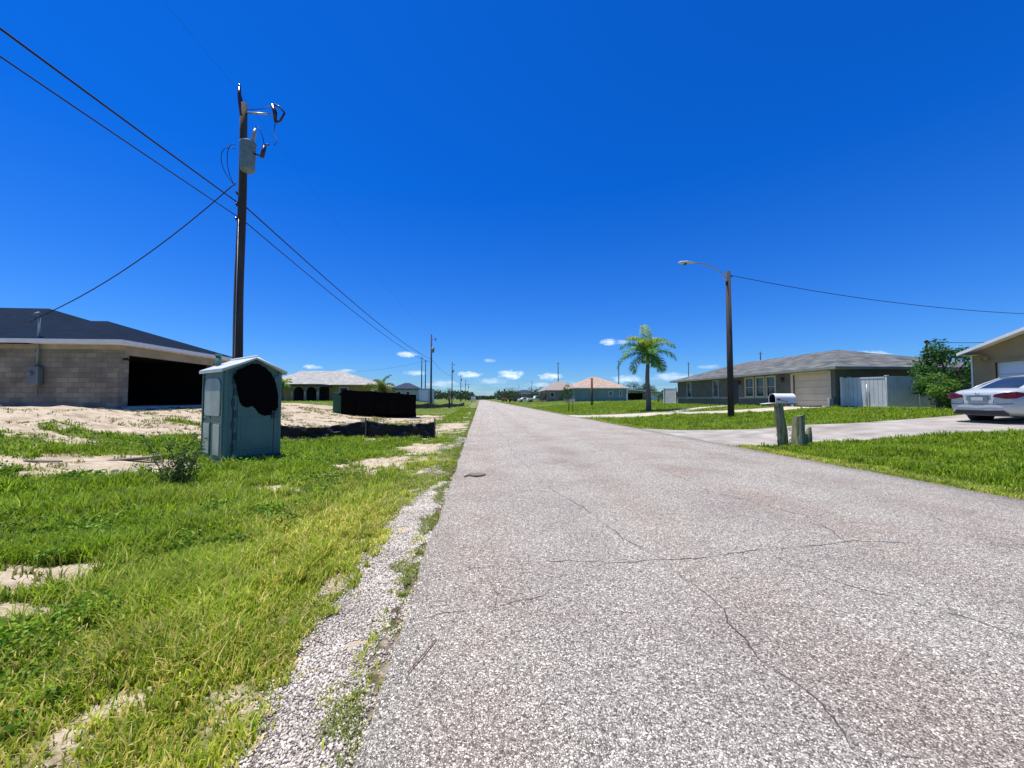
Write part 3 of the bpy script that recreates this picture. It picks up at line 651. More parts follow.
b = MB(); b.b2((-17.52, 16.58, 1.9), (-17.12, 16.78, 2.62)); b.tube([(-17.38, 16.6, 2.35), (-17.38, 16.5, 2.35)], .085, 12); b.tube([(-17.25, 16.7, 1.9), (-17.25, 16.7, 1.55)], .03, 6)
b.build('meter_box', M('grey_enamel', (.13, .17, .17), (.1, .13, .13), 3, .5), h, bevel=.012)
b = MB(); b.tube([(-14.38, 16.98, 2.95), (-14.25, 16.98, 2.98), (-14.2, 16.98, 2.9)], [.04, .05, .03], 6); b.build('outdoor_light', DARK, h)
# roof vent behind

# ------------------------------------------------------------------ portable toilet
PG = M('grey_green_polyethylene', (.09, .2, .168), (.075, .168, .14), 2.5, .38, .06, 60)
PD = M('dark_green_polyethylene', (.025, .06, .06), (.02, .05, .05), 2.5, .45)
PW = M('translucent_white_roof', (.62, .66, .64), (.5, .54, .53), 2, .4)
PV = M('weathered_pale_panel', (.42, .48, .4), (.3, .36, .3), 3, .5)
t = thing('portable_toilet', 'grey green portable toilet with a pale gabled roof beside the black silt fence', 'portable toilet', (-5.27, 8.525, -.03), R(50))
W_, D_, HH = 1.12, 1.2, 1.99
b = MB()
b.b2((.0, .0, .1), (.08, D_, HH)); b.b2((W_ - .08, .0, .1), (W_, D_, HH)); b.b2((.08, D_ - .06, .1), (W_ - .08, D_, HH)); b.b2((.08, .03, 1.9), (W_ - .08, .1, HH)); b.b2((.08, .0, .1), (.16, .07, 1.9)); b.b2((W_ - .16, .0, .1), (W_ - .08, .07, 1.9))
for u in (.02, .62): b.b2((-.018, .1 + u, .14), (0, .48 + u, .88)); b.b2((-.016, .1 + u, .95), (0, .48 + u, 1.0))
for v in (.02, 1.14): b.b2((-.03, v, .1), (0, v + .045, HH))
for v in (.1, .22, .9, 1.05): b.b2((W_, v, .12), (W_ + .02, v + .05, HH))
b.prism([(0, HH), (W_, HH), (W_ / 2, HH + .24)], .02, D_ - .02, 'y')
b.build('cabin_wall', PG, t, bevel=.012, local=True)
b = MB(); b.prism([(.2, 1.02), (1.0, 1.02), (1.04, 1.1), (1.04, 1.66), (.98, 1.78), (.85, 1.82), (.35, 1.82), (.22, 1.78), (.16, 1.66), (.16, 1.1)], -.026, -.003, 'x'); b.b2((-.028, .15, .2), (-.019, .5, .84)); b.b2((-.028, .72, .2), (-.019, 1.08, .84))
b.build('side_panel', PV, t, bevel=.008, local=True)
b = MB(); b.b2((.17, -.012, .16), (W_ - .17, .03, 1.9)); b.b2((.24, -.03, .3), (.88, -.012, 1.82)); b.b2((.3, -.038, .38), (.7, -.03, 1.0))
dr = b.build('door', PG, t, bevel=.01, local=True)
b = MB(); b.b2((.155, -.014, .14), (.168, .0, 1.92)); b.b2((W_ - .168, -.014, .14), (W_ - .155, 0, 1.92)); b.b2((.168, -.014, .145), (W_ - .168, 0, .158)); b.build('door_gap', PD, t, local=True)
for i in range(7):
    b = MB(); b.b2((.135 + .03 * (i % 2), -.03, .28 + i * .235), (.185 + .03 * (i % 2), -.008, .28 + i * .235 + .16)); hg = b.build('hinge', PD, local=True); hg.parent = dr
b = MB(); b.b2((.9, -.05, .95), (.98, -.012, 1.12)); b.tube([(.94, -.05, 1.08), (.94, -.07, 1.03)], .02, 8); hd = b.build('latch', PD, bevel=.006, local=True); hd.parent = dr
# black redaction smear over the upper door, added as a solid patch
BLK = M('redaction_black', (.002, .002, .002), (.003, .003, .003), 9, .9, spec=.08)
r = np.random.default_rng(5)
P = [(.14, 1.84), (.2, 1.66), (.24, 1.45), (.28, 1.3), (.34, 1.22), (.42, 1.2), (.5, 1.23), (.57, 1.17), (.64, 1.07), (.74, 1.01), (.86, 1.02), (.97, 1.08), (1.03, 1.2), (1.03, 1.4), (1.0, 1.6), (.95, 1.8), (.87, 1.96), (.76, 2.07), (.62, 2.15), (.5, 2.15), (.36, 2.08), (.2, 1.98)]
Q = []
for i in range(len(P)):
    a, c = P[i], P[(i + 1) % len(P)]
    for k in range(5): Q.append((a[0] + (c[0] - a[0]) * k / 5 + r.normal(0, .005), a[1] + (c[1] - a[1]) * k / 5 + r.normal(0, .005)))
b = MB(); b.prism(Q, -.0465, -.0425, 'y'); b.build('redaction_patch', BLK, t, local=True)
b = MB()
for s in (-1, 1):
    x0 = W_ / 2; x1 = W_ / 2 + s * (W_ / 2 + .07)
    b.add([(x0, -.07, HH + .31), (x1, -.07, HH + .02), (x1, D_ + .07, HH + .02), (x0, D_ + .07, HH + .31), (x0, -.07, HH + .26), (x1, -.07, HH - .05), (x1, D_ + .07, HH - .05), (x0, D_ + .07, HH + .26)],
          [(0, 1, 2, 3), (4, 5, 6, 7), (0, 1, 5, 4), (1, 2, 6, 5), (2, 3, 7, 6)])
for s in (-1, 1): b.tube([(W_ / 2, -.075, HH + .285), (W_ / 2 + s * (W_ / 2 + .07), -.075, HH - .01)], .03, 8)
b.tube([(W_ / 2, -.07, HH + .31), (W_ / 2, D_ + .07, HH + .31)], .035, 8)
b.build('roof', PW, t, local=True)
b = MB(); b.tube([(.2, D_ - .2, HH), (.2, D_ - .2, HH + .36)], .055, 10); b.tube([(.2, D_ - .2, HH + .36), (.2, D_ - .2, HH + .4)], .075, 10); b.build('vent_pipe', PG, t, local=True)
b = MB(); b.b2((-.04, -.05, 0), (W_ + .04, D_ + .04, .1)); b.b2((.0, -.03, .1), (W_, .03, .16)); b.build('base_skid', PD, t, bevel=.015, local=True)

# ------------------------------------------------------------------ poles and wires
def bez(pts, n=14):
    P = [Vector(p) for p in pts]; out = []
    for i in range(n + 1):
        t_ = i / n; Q = P[:]
        while len(Q) > 1: Q = [Q[k].lerp(Q[k + 1], t_) for k in range(len(Q) - 1)]
        out.append(tuple(Q[0]))
    return out
def wire(name, a, c, sag, r_, label, group, n=26):
    P = [(a[0] + (c[0] - a[0]) * t_, a[1] + (c[1] - a[1]) * t_, a[2] + (c[2] - a[2]) * t_ - 4 * sag * t_ * (1 - t_)) for t_ in np.linspace(0, 1, n)]
    b = MB(); b.tube(P, r_, 5); o = b.build(name, CABLE); set_tag(o, label, 'wire', group); return o
pz = float(gz(-8.2, 13.9))
p = thing('utility_pole', 'tall wooden utility pole with grey transformer can behind the portable toilet', 'utility pole', (-8.2, 13.9, pz), 0, 'utility poles along the left side of the road')
b = MB(); n_ = 12; b.tube([(0.02 * math.sin(i * .9), 0, -.4 + 11.85 * i / n_) for i in range(n_ + 1)], [.165 - .055 * i / n_ for i in range(n_ + 1)], 12); b.build('shaft', WOODPOLE, p, local=True)
b = MB(); b.tube([(-.02, -.02, 10.95), (-.1, -.03, 11.45), (-.16, -.03, 11.75), (-.16, -.03, 12.0)], [.1, .09, .06, .05], 8); b.tube([(-.16, -.03, 12.0), (-.16, -.03, 12.12)], [.045, .03], 8); b.build('pole_top_pin', PORC, p, local=True)
b = MB(); b.tube([(.1, -.05, 11.1), (.85, -.12, 11.05)], .032, 8); b.tube([(.85, -.12, 11.05), (1.15, -.15, 11.0)], .018, 6); b.build('arm', GALV, p, local=True)
b = MB(); b.tube([(1.0, -.15, 11.35), (1.1, -.15, 11.1), (1.12, -.15, 10.75)], [.06, .075, .05], 8); b.tube([(1.12, -.15, 10.75), (1.28, -.15, 10.8), (1.42, -.15, 11.1), (1.25, -.15, 11.3), (1.05, -.15, 11.38)], .035, 6); b.build('fuse_cutout', PORC, p, local=True)
b = MB(); b.tube([(.33, -.3, 8.9), (.33, -.3, 8.94), (.33, -.3, 9.8), (.33, -.3, 9.86), (.33, -.3, 9.9)], [.2, .215, .24, .255, .2], 20); b.b2((.05, -.16, 9.1), (.35, -.1, 9.25)); b.b2((.05, -.16, 9.6), (.35, -.1, 9.75)); tr = b.build('transformer', PAINTGREY, p, local=True)
b = MB()
for i in range(6): b.tube([(.47 + i * .012, -.3, 9.88 + i * .075), (.475 + i * .012, -.3, 9.94 + i * .075)], [.075 - .003 * i, .05], 10)
b.tube([(.47, -.3, 9.85), (.55, -.3, 10.38)], .035, 8); o = b.build('bushing', GALV, local=True); o.parent = tr
b = MB(); b.tube([(.5, -.36, 9.5), (.72, -.36, 9.42)], .03, 6); b.tube([(.82, -.36, 9.35), (.9, -.36, 9.75)], [.07, .06], 8); b.tube([(.9, -.36, 9.8), (1.05, -.36, 9.8)], .025, 6); b.build('surge_arrester', PORC, p, local=True)
b = MB(); b.tube(bez([(1.12, -.15, 10.7), (1.0, -.2, 10.2), (1.4, -.3, 10.1), (1.2, -.36, 9.8)]), .013, 5); b.build('jumper_wire', CABLE, p, local=True); b = MB(); b.tube(bez([(.55, -.3, 10.38), (.6, -.36, 10.6), (.85, -.36, 10.2), (.88, -.36, 9.8)]), .012, 5)
b.build('jumper_wire', CABLE, p, local=True)
for q in (0, .14): b = MB(); b.tube(bez([(-.05, -.36, 9.75 - q), (-.45 - q * 2, -.3, 9.9), (-.45 - q * 2, -.2, 9.0), (-.3, -.1, 8.6), (-.12, -.15, 8.45)]), .011, 5); b.build('wire_loop', CABLE, p, local=True)
b = MB(); b.tube([(.13, -.05, 11.2), (.7, -.1, 11.25), (1.05, -.15, 11.35)], .012, 5); b.build('jumper_wire', CABLE, p, local=True)
for z in (7.55, 8.05, 8.45): b = MB(); b.tube([(-.1, -.08, z - .1 - pz), (-.14, -.08, z - pz + .0)], [.035, .035], 8); b.build('clamp', PORC, p, local=True)
b = MB(); b.tube([(.0, -.17, 0.2), (0, -.145, 7.3)], .012, 5); b.build('ground_wire', GALV, p, local=True)
# poles further along
far = [(-8.2, 66.4, 12.1, 'second utility pole along the left side, rising behind the black dumpster end'), (-8.2, 115.7, 11.9, 'third utility pole along the left side, past the far silt fence'),
       (-8.2, 168, 11.6, 'fourth utility pole along the left side of the road'), (-8.2, 221, 11.6, 'fifth utility pole along the left side of the road'), (-8.2, 275, 11.6, 'sixth utility pole along the left side, nearest the vanishing point')]
proto = None
for (x, y, hh, lab) in far:
    if proto is None:
        proto = thing('utility_pole', lab, 'utility pole', (x, y, float(hz(x))), 0, 'utility poles along the left side of the road')
        b = MB(); b.tube([(0, 0, -.3), (0, 0, 6), (0, 0, hh)], [.17, .14, .11], 8); b.build('shaft', WOODPOLE, proto, local=True)
        b = MB(); b.tube([(.28, -.1, 9.0), (.28, -.1, 9.9)], .24, 10); b.build('transformer', PAINTGREY, proto, local=True)
        b = MB(); b.tube([(0, 0, 11.2), (.7, 0, 11.3)], .04, 6); b.tube([(.7, 0, 11.0), (.75, 0, 11.6)], .07, 6); b.build('arm', PORC, proto, local=True)
    else: dup(proto, (x, y, float(hz(x))), 0, lab)
def pole2(x, y, top, lab, grp):
    t_ = thing('utility_pole', lab, 'utility pole', (x, y, float(hz(x))), 0, grp)
    b = MB(); b.tube([(0, 0, -.3), (0, 0, 6), (0, 0, top)], [.17, .14, .11], 8); b.build('shaft', WOODPOLE, t_, local=True)
    b = MB(); b.tube([(-.5, 0, top - .5), (.5, 0, top - .5)], .05, 6); b.build('crossarm', WOODPOLE, t_, local=True)
G2 = 'utility poles of the streets behind'
pole2(-15.6, 106, 11.7, 'left one of two close thin utility poles behind the blue roofed house', G2)
pole2(-15.7, 114, 11.7, 'right one of two close thin utility poles behind the blue roofed house', G2)
pole2(23.5, 116, 11.6, 'utility pole behind the tan roof next to the pink roofed house', G2)
pole2(31.0, 232, 11.4, 'utility pole behind the white parked pickup', G2)
pole2(30.0, 300, 11.2, 'utility pole above the far trees on the right', G2)
pole2(40.8, 112, 11.8, 'utility pole between the pink roof and the palm crown', G2)
pole2(67, 88, 11.6, 'utility pole top showing over the grey roof ridge', G2)
pole2(64, 115, 11.6, 'faint utility pole left of the street lamp', G2)
WG = 'power lines along the left poles'
wire('power_line', (-8.3, 13.9, 8.08), (-8.3, -38, 8.1), .72, .023, 'upper thick cable running from the transformer pole over the camera', WG, 60)
wire('power_line', (-8.3, 13.9, 7.6), (-8.3, -38, 7.6), .72, .016, 'lower thin cable running from the transformer pole over the camera', WG, 60)
wire('power_line', (-8.1, 13.9, 8.0), (-8.2, 66.4, 8.1), .7, .025, 'upper thick cable between the transformer pole and the second pole', WG)
wire('power_line', (-8.2, 13.9, 7.55), (-8.3, 66.4, 7.5), .7, .019, 'lower cable between the transformer pole and the second pole', WG)
wire('power_line', (-8.35, 13.87, 12.0), (-8.35, -38, 12.0), .7, .003, 'very thin top wire from the transformer pole back over the camera', WG, 60)
wire('power_line', (-8.35, 13.87, 12.0), (-8.2, 66.4, 12.0), .7, .003, 'very thin top wire from the transformer pole to the second pole', WG)
wire('service_drop', (-8.35, 13.8, 8.75), (-17.25, 16.55, 4.5), .45, .018, 'cable dropping from the transformer pole to the mast of the block house', None)
wire('service_drop', (-8.2, 66.4, 8.0), (-20, 60, 5.4), .4, .012, 'cable dropping from the second pole to the yellow house', None)
for i in range(4):
    ya = [66.4, 115.7, 168, 221][i]; yb = [115.7, 168, 221, 275][i]
    wire('power_line', (-8.2, ya, 8.1), (-8.2, yb, 8.1), .7, .022, ['cable between the second and third left poles', 'cable between the third and fourth left poles', 'cable between the fourth and fifth left poles', 'cable between the fifth and sixth left poles'][i], WG, 12)

# ------------------------------------------------------------------ street lamp
lz = float(gz(12.93, 19.2))
l = thing('street_lamp', 'dark wooden street lamp post with curved arm on the right lawn', 'street lamp', (12.93, 19.2, lz))
b = MB(); b.tube([(0, 0, -.3), (0, 0, 3.5), (0, 0, 7.6)], [.155, .14, .115], 12); b.build('shaft', WOODPOLE, l, local=True)
b = MB(); b.tube(bez([(-.1, -.05, 7.2), (-.6, -.1, 7.75), (-1.3, -.15, 7.95), (-2.0, -.2, 7.93)]), .032, 8); b.b2((-.16, -.13, 7.05), (-.08, .1, 7.45)); b.build('arm', GALV, l, local=True)
b = MB(); b.tube([(-1.95, -.2, 7.93), (-2.1, -.2, 7.93), (-2.35, -.2, 7.94), (-2.7, -.2, 7.92), (-2.8, -.2, 7.92)], [.05, .09, .15, .13, .05], 14, flat=.5); hdl = b.build('lamp_head', M('grey_cast_aluminium', (.5, .54, .52), (.42, .46, .45), 5, .5), l, local=True)
b = MB(); b.tube([(-2.45, -.2, 7.9), (-2.45, -.2, 7.82)], [.11, .08], 12); o = b.build('lens', GLASS, local=True); o.parent = hdl
b = MB(); b.tube([(.08, 0, 7.35), (.22, 0, 7.35)], .05, 8); b.build('clamp', PORC, l, local=True)
wire('service_drop', (13.1, 19.2, lz + 7.4), (36.6, 20.0, 6.3), .55, .016, 'cable running right from the street lamp post over the grey house', None)
wire('service_drop', (31, 17.5, 4.9), (25.1, 19.9, 4.6), .3, .014, 'short cable above the dark tree by the tan house', None)
b_ = thing('service_mast', 'dark service mast standing above the dark tree by the tan house', 'mast', (25.1, 19.9, .9))
b = MB(); b.tube([(0, 0, 0), (0, 0, 3.7)], .045, 8); b.build('shaft', WOODPOLE, b_, local=True); b = MB(); b.tube([(-.12, 0, 3.68), (0, 0, 3.74), (.15, 0, 3.6)], .05, 6); b.build('cap', PORC, b_, local=True)

# ------------------------------------------------------------------ silt fences and dumpster
FAB = M('black_geotextile', (.008, .007, .009), (.02, .018, .018), 7, .5, .8, 7, spec=.25, stretch=(.4, 1, 2))
STAKE = M('grey_stake_wood', (.22, .19, .15), (.13, .11, .09), 20, .9, stretch=(1, 1, .1))
def silt(pts, hgt, lab, seed, n=110, stakes=()):
    P = np.array(pts, float); d = np.concatenate([[0], np.cumsum(np.hypot(*np.diff(P, axis=0).T))]); s = np.linspace(0, d[-1], n)
    x = np.interp(s, d, P[:, 0]); y = np.interp(s, d, P[:, 1]); z0 = gz(x, y)
    f = thing('silt_fence', lab, 'silt fence', (float(x[0]), float(y[0]), float(z0[0])))
    L = f.location; m = 9; V = []
    st = np.array(stakes) * d[-1]; dd = np.min(np.abs(s[:, None] - st[None]), 1)
    top = hgt * (1 - .4 * np.clip(dd / (np.diff(np.sort(st)).max() / 2 + 1e-6), 0, 1) ** .6) + (fbm(s * 1.3, s * 0, seed) - .5) * .12
    for j in range(m):
        v = j / (m - 1); bul = (fbm(s * 1.8 + v * 1.2, s * 0 + v * 3, seed + 2) - .5) * .3 * math.sin(PI * (v * .8 + .1)) + (fbm(s * 6 + v * 4, v * 5 + s * 0, seed + 7) - .5) * .2
        V.append(np.stack([x - L.x, y + bul - L.y, z0 + top * v - .03 - L.z], 1))
    V = np.stack(V, 1).reshape(-1, 3); i_ = np.arange(n * m).reshape(n, m); ix = np.stack([i_[:-1, :-1], i_[1:, :-1], i_[1:, 1:], i_[:-1, 1:]], -1).reshape(-1)
    o = npmesh('fabric', V, np.full((n - 1) * (m - 1), 4), ix, FAB, parent=f, smooth=True)
    so = o.modifiers.new('thickness', 'SOLIDIFY'); so.thickness = .006
    for k in stakes:
        xs, ys = float(np.interp(k * d[-1], s, x)), float(np.interp(k * d[-1], s, y)); b = MB(); zz = float(gz(xs, ys))
        b.box((xs, ys - .05, zz + hgt / 2), (.045, .045, hgt + .12), .2); b.build('stake', STAKE, f)
silt([(-7.6, 13.2), (-6.6, 13.7), (-5, 14.2), (-4.0, 14.3), (-2.6, 14.2), (-1.57, 13.9)], .66, 'sagging black silt fence between the portable toilet and the road', 3, 130, (0, .6, 1))
silt([(-9.6, 43), (-7.5, 52), (-5.4, 64), (-3.1, 78)], .8, 'far low black silt fence past the dumpster along the left lawn', 9, 80, (0, .33, .66, 1))
# dark post by the far fence
b = MB(); b.tube([(-4.5, 58, -.1), (-4.48, 58, 1.9)], .12, 7); o = b.build('post', WOODPOLE); set_tag(o, 'short dark wooden post rising at the far silt fence', 'post')
DG = M('dark_green_steel', (.012, .1, .045), (.01, .07, .035), 3, .5); DB = M('dumpster_smear_black', (.003, .003, .003), (.005, .005, .005), 2, .95, .2, 5, spec=.05)  # flat black for the redaction smear over the dumpster, and its rails
du = thing('dumpster', 'long dark dumpster with green left end and added black redaction shell on the sand lot', 'dumpster', (-9.6, 27.6, .16), math.atan2(1.0, 5.0))
b = MB(); b.b2((.0, 0, .12), (6.1, 2.3, 1.32)); b.b2((-.5, .1, .1), (0, 2.2, 1.58))
for i in range(8): b.b2((.3 + i * .76, -.06, .1), (.38 + i * .76, 0, 1.3))
b.build('body', [DG], du, bevel=.02, local=True)
b = MB(); P = []
n = 40; zt = [1.72 + .02 * math.sin(i * .5) + (-.12 if i == 0 else 0) - .3 * (i / n) ** 1.6 for i in range(n + 1)]
for i in range(n): 
    xa, xb = .15 + 6.0 * i / n, .15 + 6.0 * (i + 1) / n; wa, wb = .05 * math.sin(i * 1.1), .05 * math.sin((i + 1) * 1.1)
    b.add([(xa, -.12 + wa, .12), (xb, -.12 + wb, .12), (xb, -.1 + wb, zt[i + 1]), (xa, -.1 + wa, zt[i]), (xb, 2.4, zt[i + 1]), (xa, 2.4, zt[i])], [(0, 1, 2, 3), (3, 2, 4, 5)], 0)
b.add([(6.15, -.1, .12), (6.15, 2.4, .12), (6.15, 2.4, zt[-1]), (6.15, -.1, zt[-1])], [(0, 1, 2, 3)])
b.add([(.15, -.1, 1.3), (.15, 2.4, 1.3), (.15, 2.4, zt[0]), (.15, -.1, zt[0])], [(0, 1, 2, 3)])
b.build('redaction_shell', DB, du, local=True)  # added shell shaped like the black redaction smear, no real tarpaulin
b = MB(); b.b2((-.2, .3, -.1), (6.2, .45, .12)); b.b2((-.2, 1.8, -.1), (6.2, 1.95, .12)); b.build('skid_rail', DB, du, local=True); du.scale = (.83, 1, 1.04)

# ------------------------------------------------------------------ mailbox, stumps
mz = float(gz(8.42, 10.21))
MOSS = M('old_grey_green_post', (.42, .4, .2), (.1, .12, .055), 14, .95, 1, 30, stretch=(1, 1, .12))
m = thing('mailbox', 'white mailbox with open door on a leaning weathered green wooden post', 'mailbox', (8.34, 10.23, mz + .05), 0)
b = MB(); b.tube([(.06, .0, -.2), (.03, 0, .4), (-.03, 0, .8), (-.06, 0, 1.13)], [.13, .125, .115, .11], 12); b.build('post', MOSS, m, local=True)
b = MB(); b.b2((-.42, -.14, 1.13), (.4, .14, 1.16)); b.b2((-.2, -.12, 1.08), (.12, .12, 1.13)); b.build('bracket', MOSS, m, local=True)
prof = [(-.13, 1.162), (.13, 1.162), (.13, 1.3)] + [(.13 * math.cos(a), 1.3 + .13 * math.sin(a)) for a in np.linspace(0, PI, 13)[1:-1]] + [(-.13, 1.3)]
b = MB(); k = len(prof); x0, x1 = -.24, .36
V = [(x0, p_[0], p_[1]) for p_ in prof] + [(x1, p_[0], p_[1]) for p_ in prof] + [(x0, p_[0] * .92, 1.162 + (p_[1] - 1.162) * .95 + .005) for p_ in prof] + [(x0 + .5, p_[0] * .92, 1.162 + (p_[1] - 1.162) * .95 + .005) for p_ in prof]
F = [(i, (i + 1) % k, k + (i + 1) % k, k + i) for i in range(k)] + [tuple(range(k, 2 * k))] + [(i, (i + 1) % k, 2 * k + (i + 1) % k, 2 * k + i) for i in range(k)]
b.add(V, F, 0, False); F2 = [(2 * k + i, 2 * k + (i + 1) % k, 3 * k + (i + 1) % k, 3 * k + i) for i in range(k)] + [tuple(range(3 * k, 4 * k))]
o_ = len(b.v) - 4 * k; b.f += [tuple(i + o_ for i in f) for f in F2]; b.m += [1] * len(F2); b.sm += [False] * len(F2)
bx = b.build('box', [WHITE, DARK], m, local=True)
b = MB(); b.box((-.38, 0, 1.155), (.27, .24, .014), 0, 0, (0, -.08)); dd = b.build('door', WHITE, m, bevel=.004, local=True)
b = MB(); b.tube([(-.16, -.135, 1.26), (-.14, -.15, 1.26), (.1, -.15, 1.2)], .009, 6); b.b2((-.2, -.155, 1.235), (-.13, -.143, 1.29)); o = b.build('flag', M('red_faded_flag', (.25, .1, .08), None, 5), local=True); o.parent = bx
r = np.random.default_rng(12); n = 70; a = r.uniform(0, 2 * PI, n); z = r.uniform(.05, .5, n) ** 1.0
leaves('vine_leaves', np.stack([.05 + .14 * np.cos(a), .14 * np.sin(a), z], 1), .06, tints(n, (.3, .28, .06), (.45, .4, .1), r), SOIL_LEAF, m, .6, 0, r)
def stump(loc, pts, lab, cut=None):
    t_ = thing('wooden_stump', lab, 'stump', loc); b = MB(); n = 14; V = []; r = np.random.default_rng(int(abs(loc[0] * 100)))
    ph = 1 + .12 * np.sin(np.arange(n) * 2 * PI / n * 2 + r.uniform(0, 6)) + r.normal(0, .03, n)
    for (z, rad, dx) in pts:
        for k in range(n): a = 2 * PI * k / n; V.append((dx + rad * ph[k] * math.cos(a), rad * ph[k] * .85 * math.sin(a), z + (r.normal(0, .012) + .03 * math.cos(a * 1 + 1) if z > .3 else 0)))
    F = [(i * n + k, i * n + (k + 1) % n, (i + 1) * n + (k + 1) % n, (i + 1) * n + k) for i in range(len(pts) - 1) for k in range(n)]
    b.add(V, F, 0, True); b.add(V[-n:], [tuple(range(n))], 1); b.build('trunk', [MOSS, M('cut_wood_top', (.34, .3, .19), (.22, .19, .12), 20, .95)], t_, local=True)
    return t_
stump((8.58, 9.93, mz - .03), [(-.1, .2, 0), (.1, .185, 0), (.35, .18, .01), (.62, .17, .02), (.78, .17, .03), (.9, .165, .03)], 'thick pale wooden stump right beside the mailbox post')
stump((8.9, 10.0, mz - .03), [(-.1, .11, 0), (.15, .105, .01), (.35, .09, .03), (.56, .055, .06)], 'thin dark broken stump on the right of the thick one')

# ------------------------------------------------------------------ grey house on the right
STG = M('grey_green_stucco', (.15, .145, .11), (.12, .115, .085), 2, .95, .25, 90)
STB = M('grey_green_stucco_band', (.42, .42, .34), None, 3, .9)
ROOFG = shingle('weathered_grey_shingle', (.075, .085, .082), (.2, .205, .19), 1.6)
CREAM = M('cream_paint', (.6, .52, .34), (.54, .46, .3), 1.5, .6)
H = (25, 29, .85)
h = thing('grey_house', 'low grey green house with shingle hip roof and cream garage door behind the mailbox', 'house', H)
XW, Y0, Y1 = 20.3, 20.75, 38.65
wins = [(36.0, 36.8), (31.75, 32.5), (27.45, 28.35), (26.35, 27.2), (25.3, 26.15)]
b = MB(); wall_with_holes(b, 'x', XW, .2, Y0, Y1, .3, 3.05, [(a, c, 1.57, 2.88) for a, c in wins] + [(29.15, 29.95, .86, 2.9), (21.15, 23.75, .86, 2.9)])
wall_with_holes(b, 'y', Y0, .2, XW + .2, 31, .3, 3.05, []); wall_with_holes(b, 'y', Y1, -.2, XW + .2, 31, .3, 3.05, []); wall_with_holes(b, 'x', 31, -.2, Y0 + .2, Y1 - .2, .3, 3.05, [])
b.build('wall', STG, h)
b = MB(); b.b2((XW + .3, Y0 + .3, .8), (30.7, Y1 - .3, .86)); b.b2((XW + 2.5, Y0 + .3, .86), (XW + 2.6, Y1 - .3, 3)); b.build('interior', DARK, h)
b = MB(); b.b2((XW - .03, 24.1, 1.4), (XW - .002, 29.08, 1.5)); b.b2((XW - .03, 30.02, 1.4), (XW - .002, Y1 + .02, 1.5)); b.build('trim_band', STB, h)
for i, (a, c) in enumerate(wins): window(h, 'x', XW, -1, a, c, 1.57, 2.88, CREAM if i > 1 else STB, None, 1, 0, .1)
b = MB(); b.b2((XW + .06, 29.15, .86), (XW + .11, 29.95, 2.88)); o = b.build('door', M('dark_door', (.02, .018, .03), None, 4, .4), h, bevel=.01)
b = MB(); b.tube([(XW + .05, 29.85, 1.85), (XW - .02, 29.85, 1.85)], .03, 8); sub(o, b.build('handle', GALV), H)
b = MB()
for i in range(5): b.b2((XW + .07, 21.15, .86 + i * .41), (XW + .11, 23.75, .86 + i * .41 + .4))
b.build('garage_door', CREAM, h, bevel=.012)
b = MB(); b.b2((XW - .04, 21.0, .84), (XW + .06, 21.15, 3.0)); b.b2((XW - .04, 23.75, .84), (XW + .06, 23.93, 3.0)); b.b2((XW - .04, 21.15, 2.9), (XW + .06, 23.75, 3.02)); b.build('garage_frame', CREAM, h)
for yy in (24.55, 28.95):
    b = MB(); b.tube([(XW, yy, 2.72), (XW - .12, yy, 2.74)], .04, 8); b.tube([(XW - .14, yy, 2.45), (XW - .14, yy, 2.5), (XW - .14, yy, 2.74), (XW - .14, yy, 2.8)], [.05, .09, .1, .03], 8); b.build('wall_lamp', PORC, h)
b = MB(); hip(b, 19.75, 31.6, 20.15, 39.25, 3.18, 4.85, ((25.3, 25.6), (25.3, 35.8)), .14); b.build('roof', [ROOFG, M('grey_green_fascia', (.22, .25, .21), None, 3, .6)], h)
b = MB(); b.b2((XW - .35, 20.95, .8), (XW - .05, 21.3, .95)); b.b2((20.0, 20.85, .9), (20.28, 20.98, 1.4)); b.build('step_block', CONC, h, bevel=.01)
# white vinyl privacy fence beside it, and the one on its far side
def panel_fence(pts, hgt, lab, base=None, tops=None):
    f = thing('vinyl_fence', lab, 'fence', (pts[0][0], pts[0][1], float(hz(pts[0][0]))))
    for (a, c) in zip(pts[:-1], pts[1:]):
        L = math.hypot(c[0] - a[0], c[1] - a[1]); rz = math.atan2(c[1] - a[1], c[0] - a[0]); n = max(1, round(L / .17)); b = MB()
        for i in range(n):
            t_ = (i + .5) / n; x, y = a[0] + (c[0] - a[0]) * t_, a[1] + (c[1] - a[1]) * t_; z = float(hz(x)); b.box((x, y, z + hgt / 2 + .03), (L / n - .012, .03, hgt - .1), rz)
        m_ = ((a[0] + c[0]) / 2, (a[1] + c[1]) / 2); z = float(hz(m_[0])); b.box((*m_, z + hgt), (L, .06, .08), rz); b.box((*m_, z + .1), (L, .05, .1), rz)
        b.build('panel', VINYL, f)
    for q in pts: b = MB(); z = float(hz(q[0])); b.box((*q, z + hgt / 2), (.12, .12, hgt + .12), 0); b.box((*q, z + hgt + .08), (.15, .15, .04), 0); b.build('post', VINYL, f, bevel=.01)
    return f
pf = panel_fence([(20.55, 20.6), (20.95, 20.55), (21.75, 19.2), (23.4, 19.0), (24.6, 18.9)], 1.66, 'white vinyl privacy fence at the near corner of the grey house')
b = MB(); b.tube([(21.25, 19.83, .8), (21.25, 19.83, 2.15)], .025, 6); b.build('gate_bar', GALV, pf)
panel_fence([(20.5, 39.4), (19.6, 40.2)], 1.6, 'small white fence panel at the far end of the grey house')

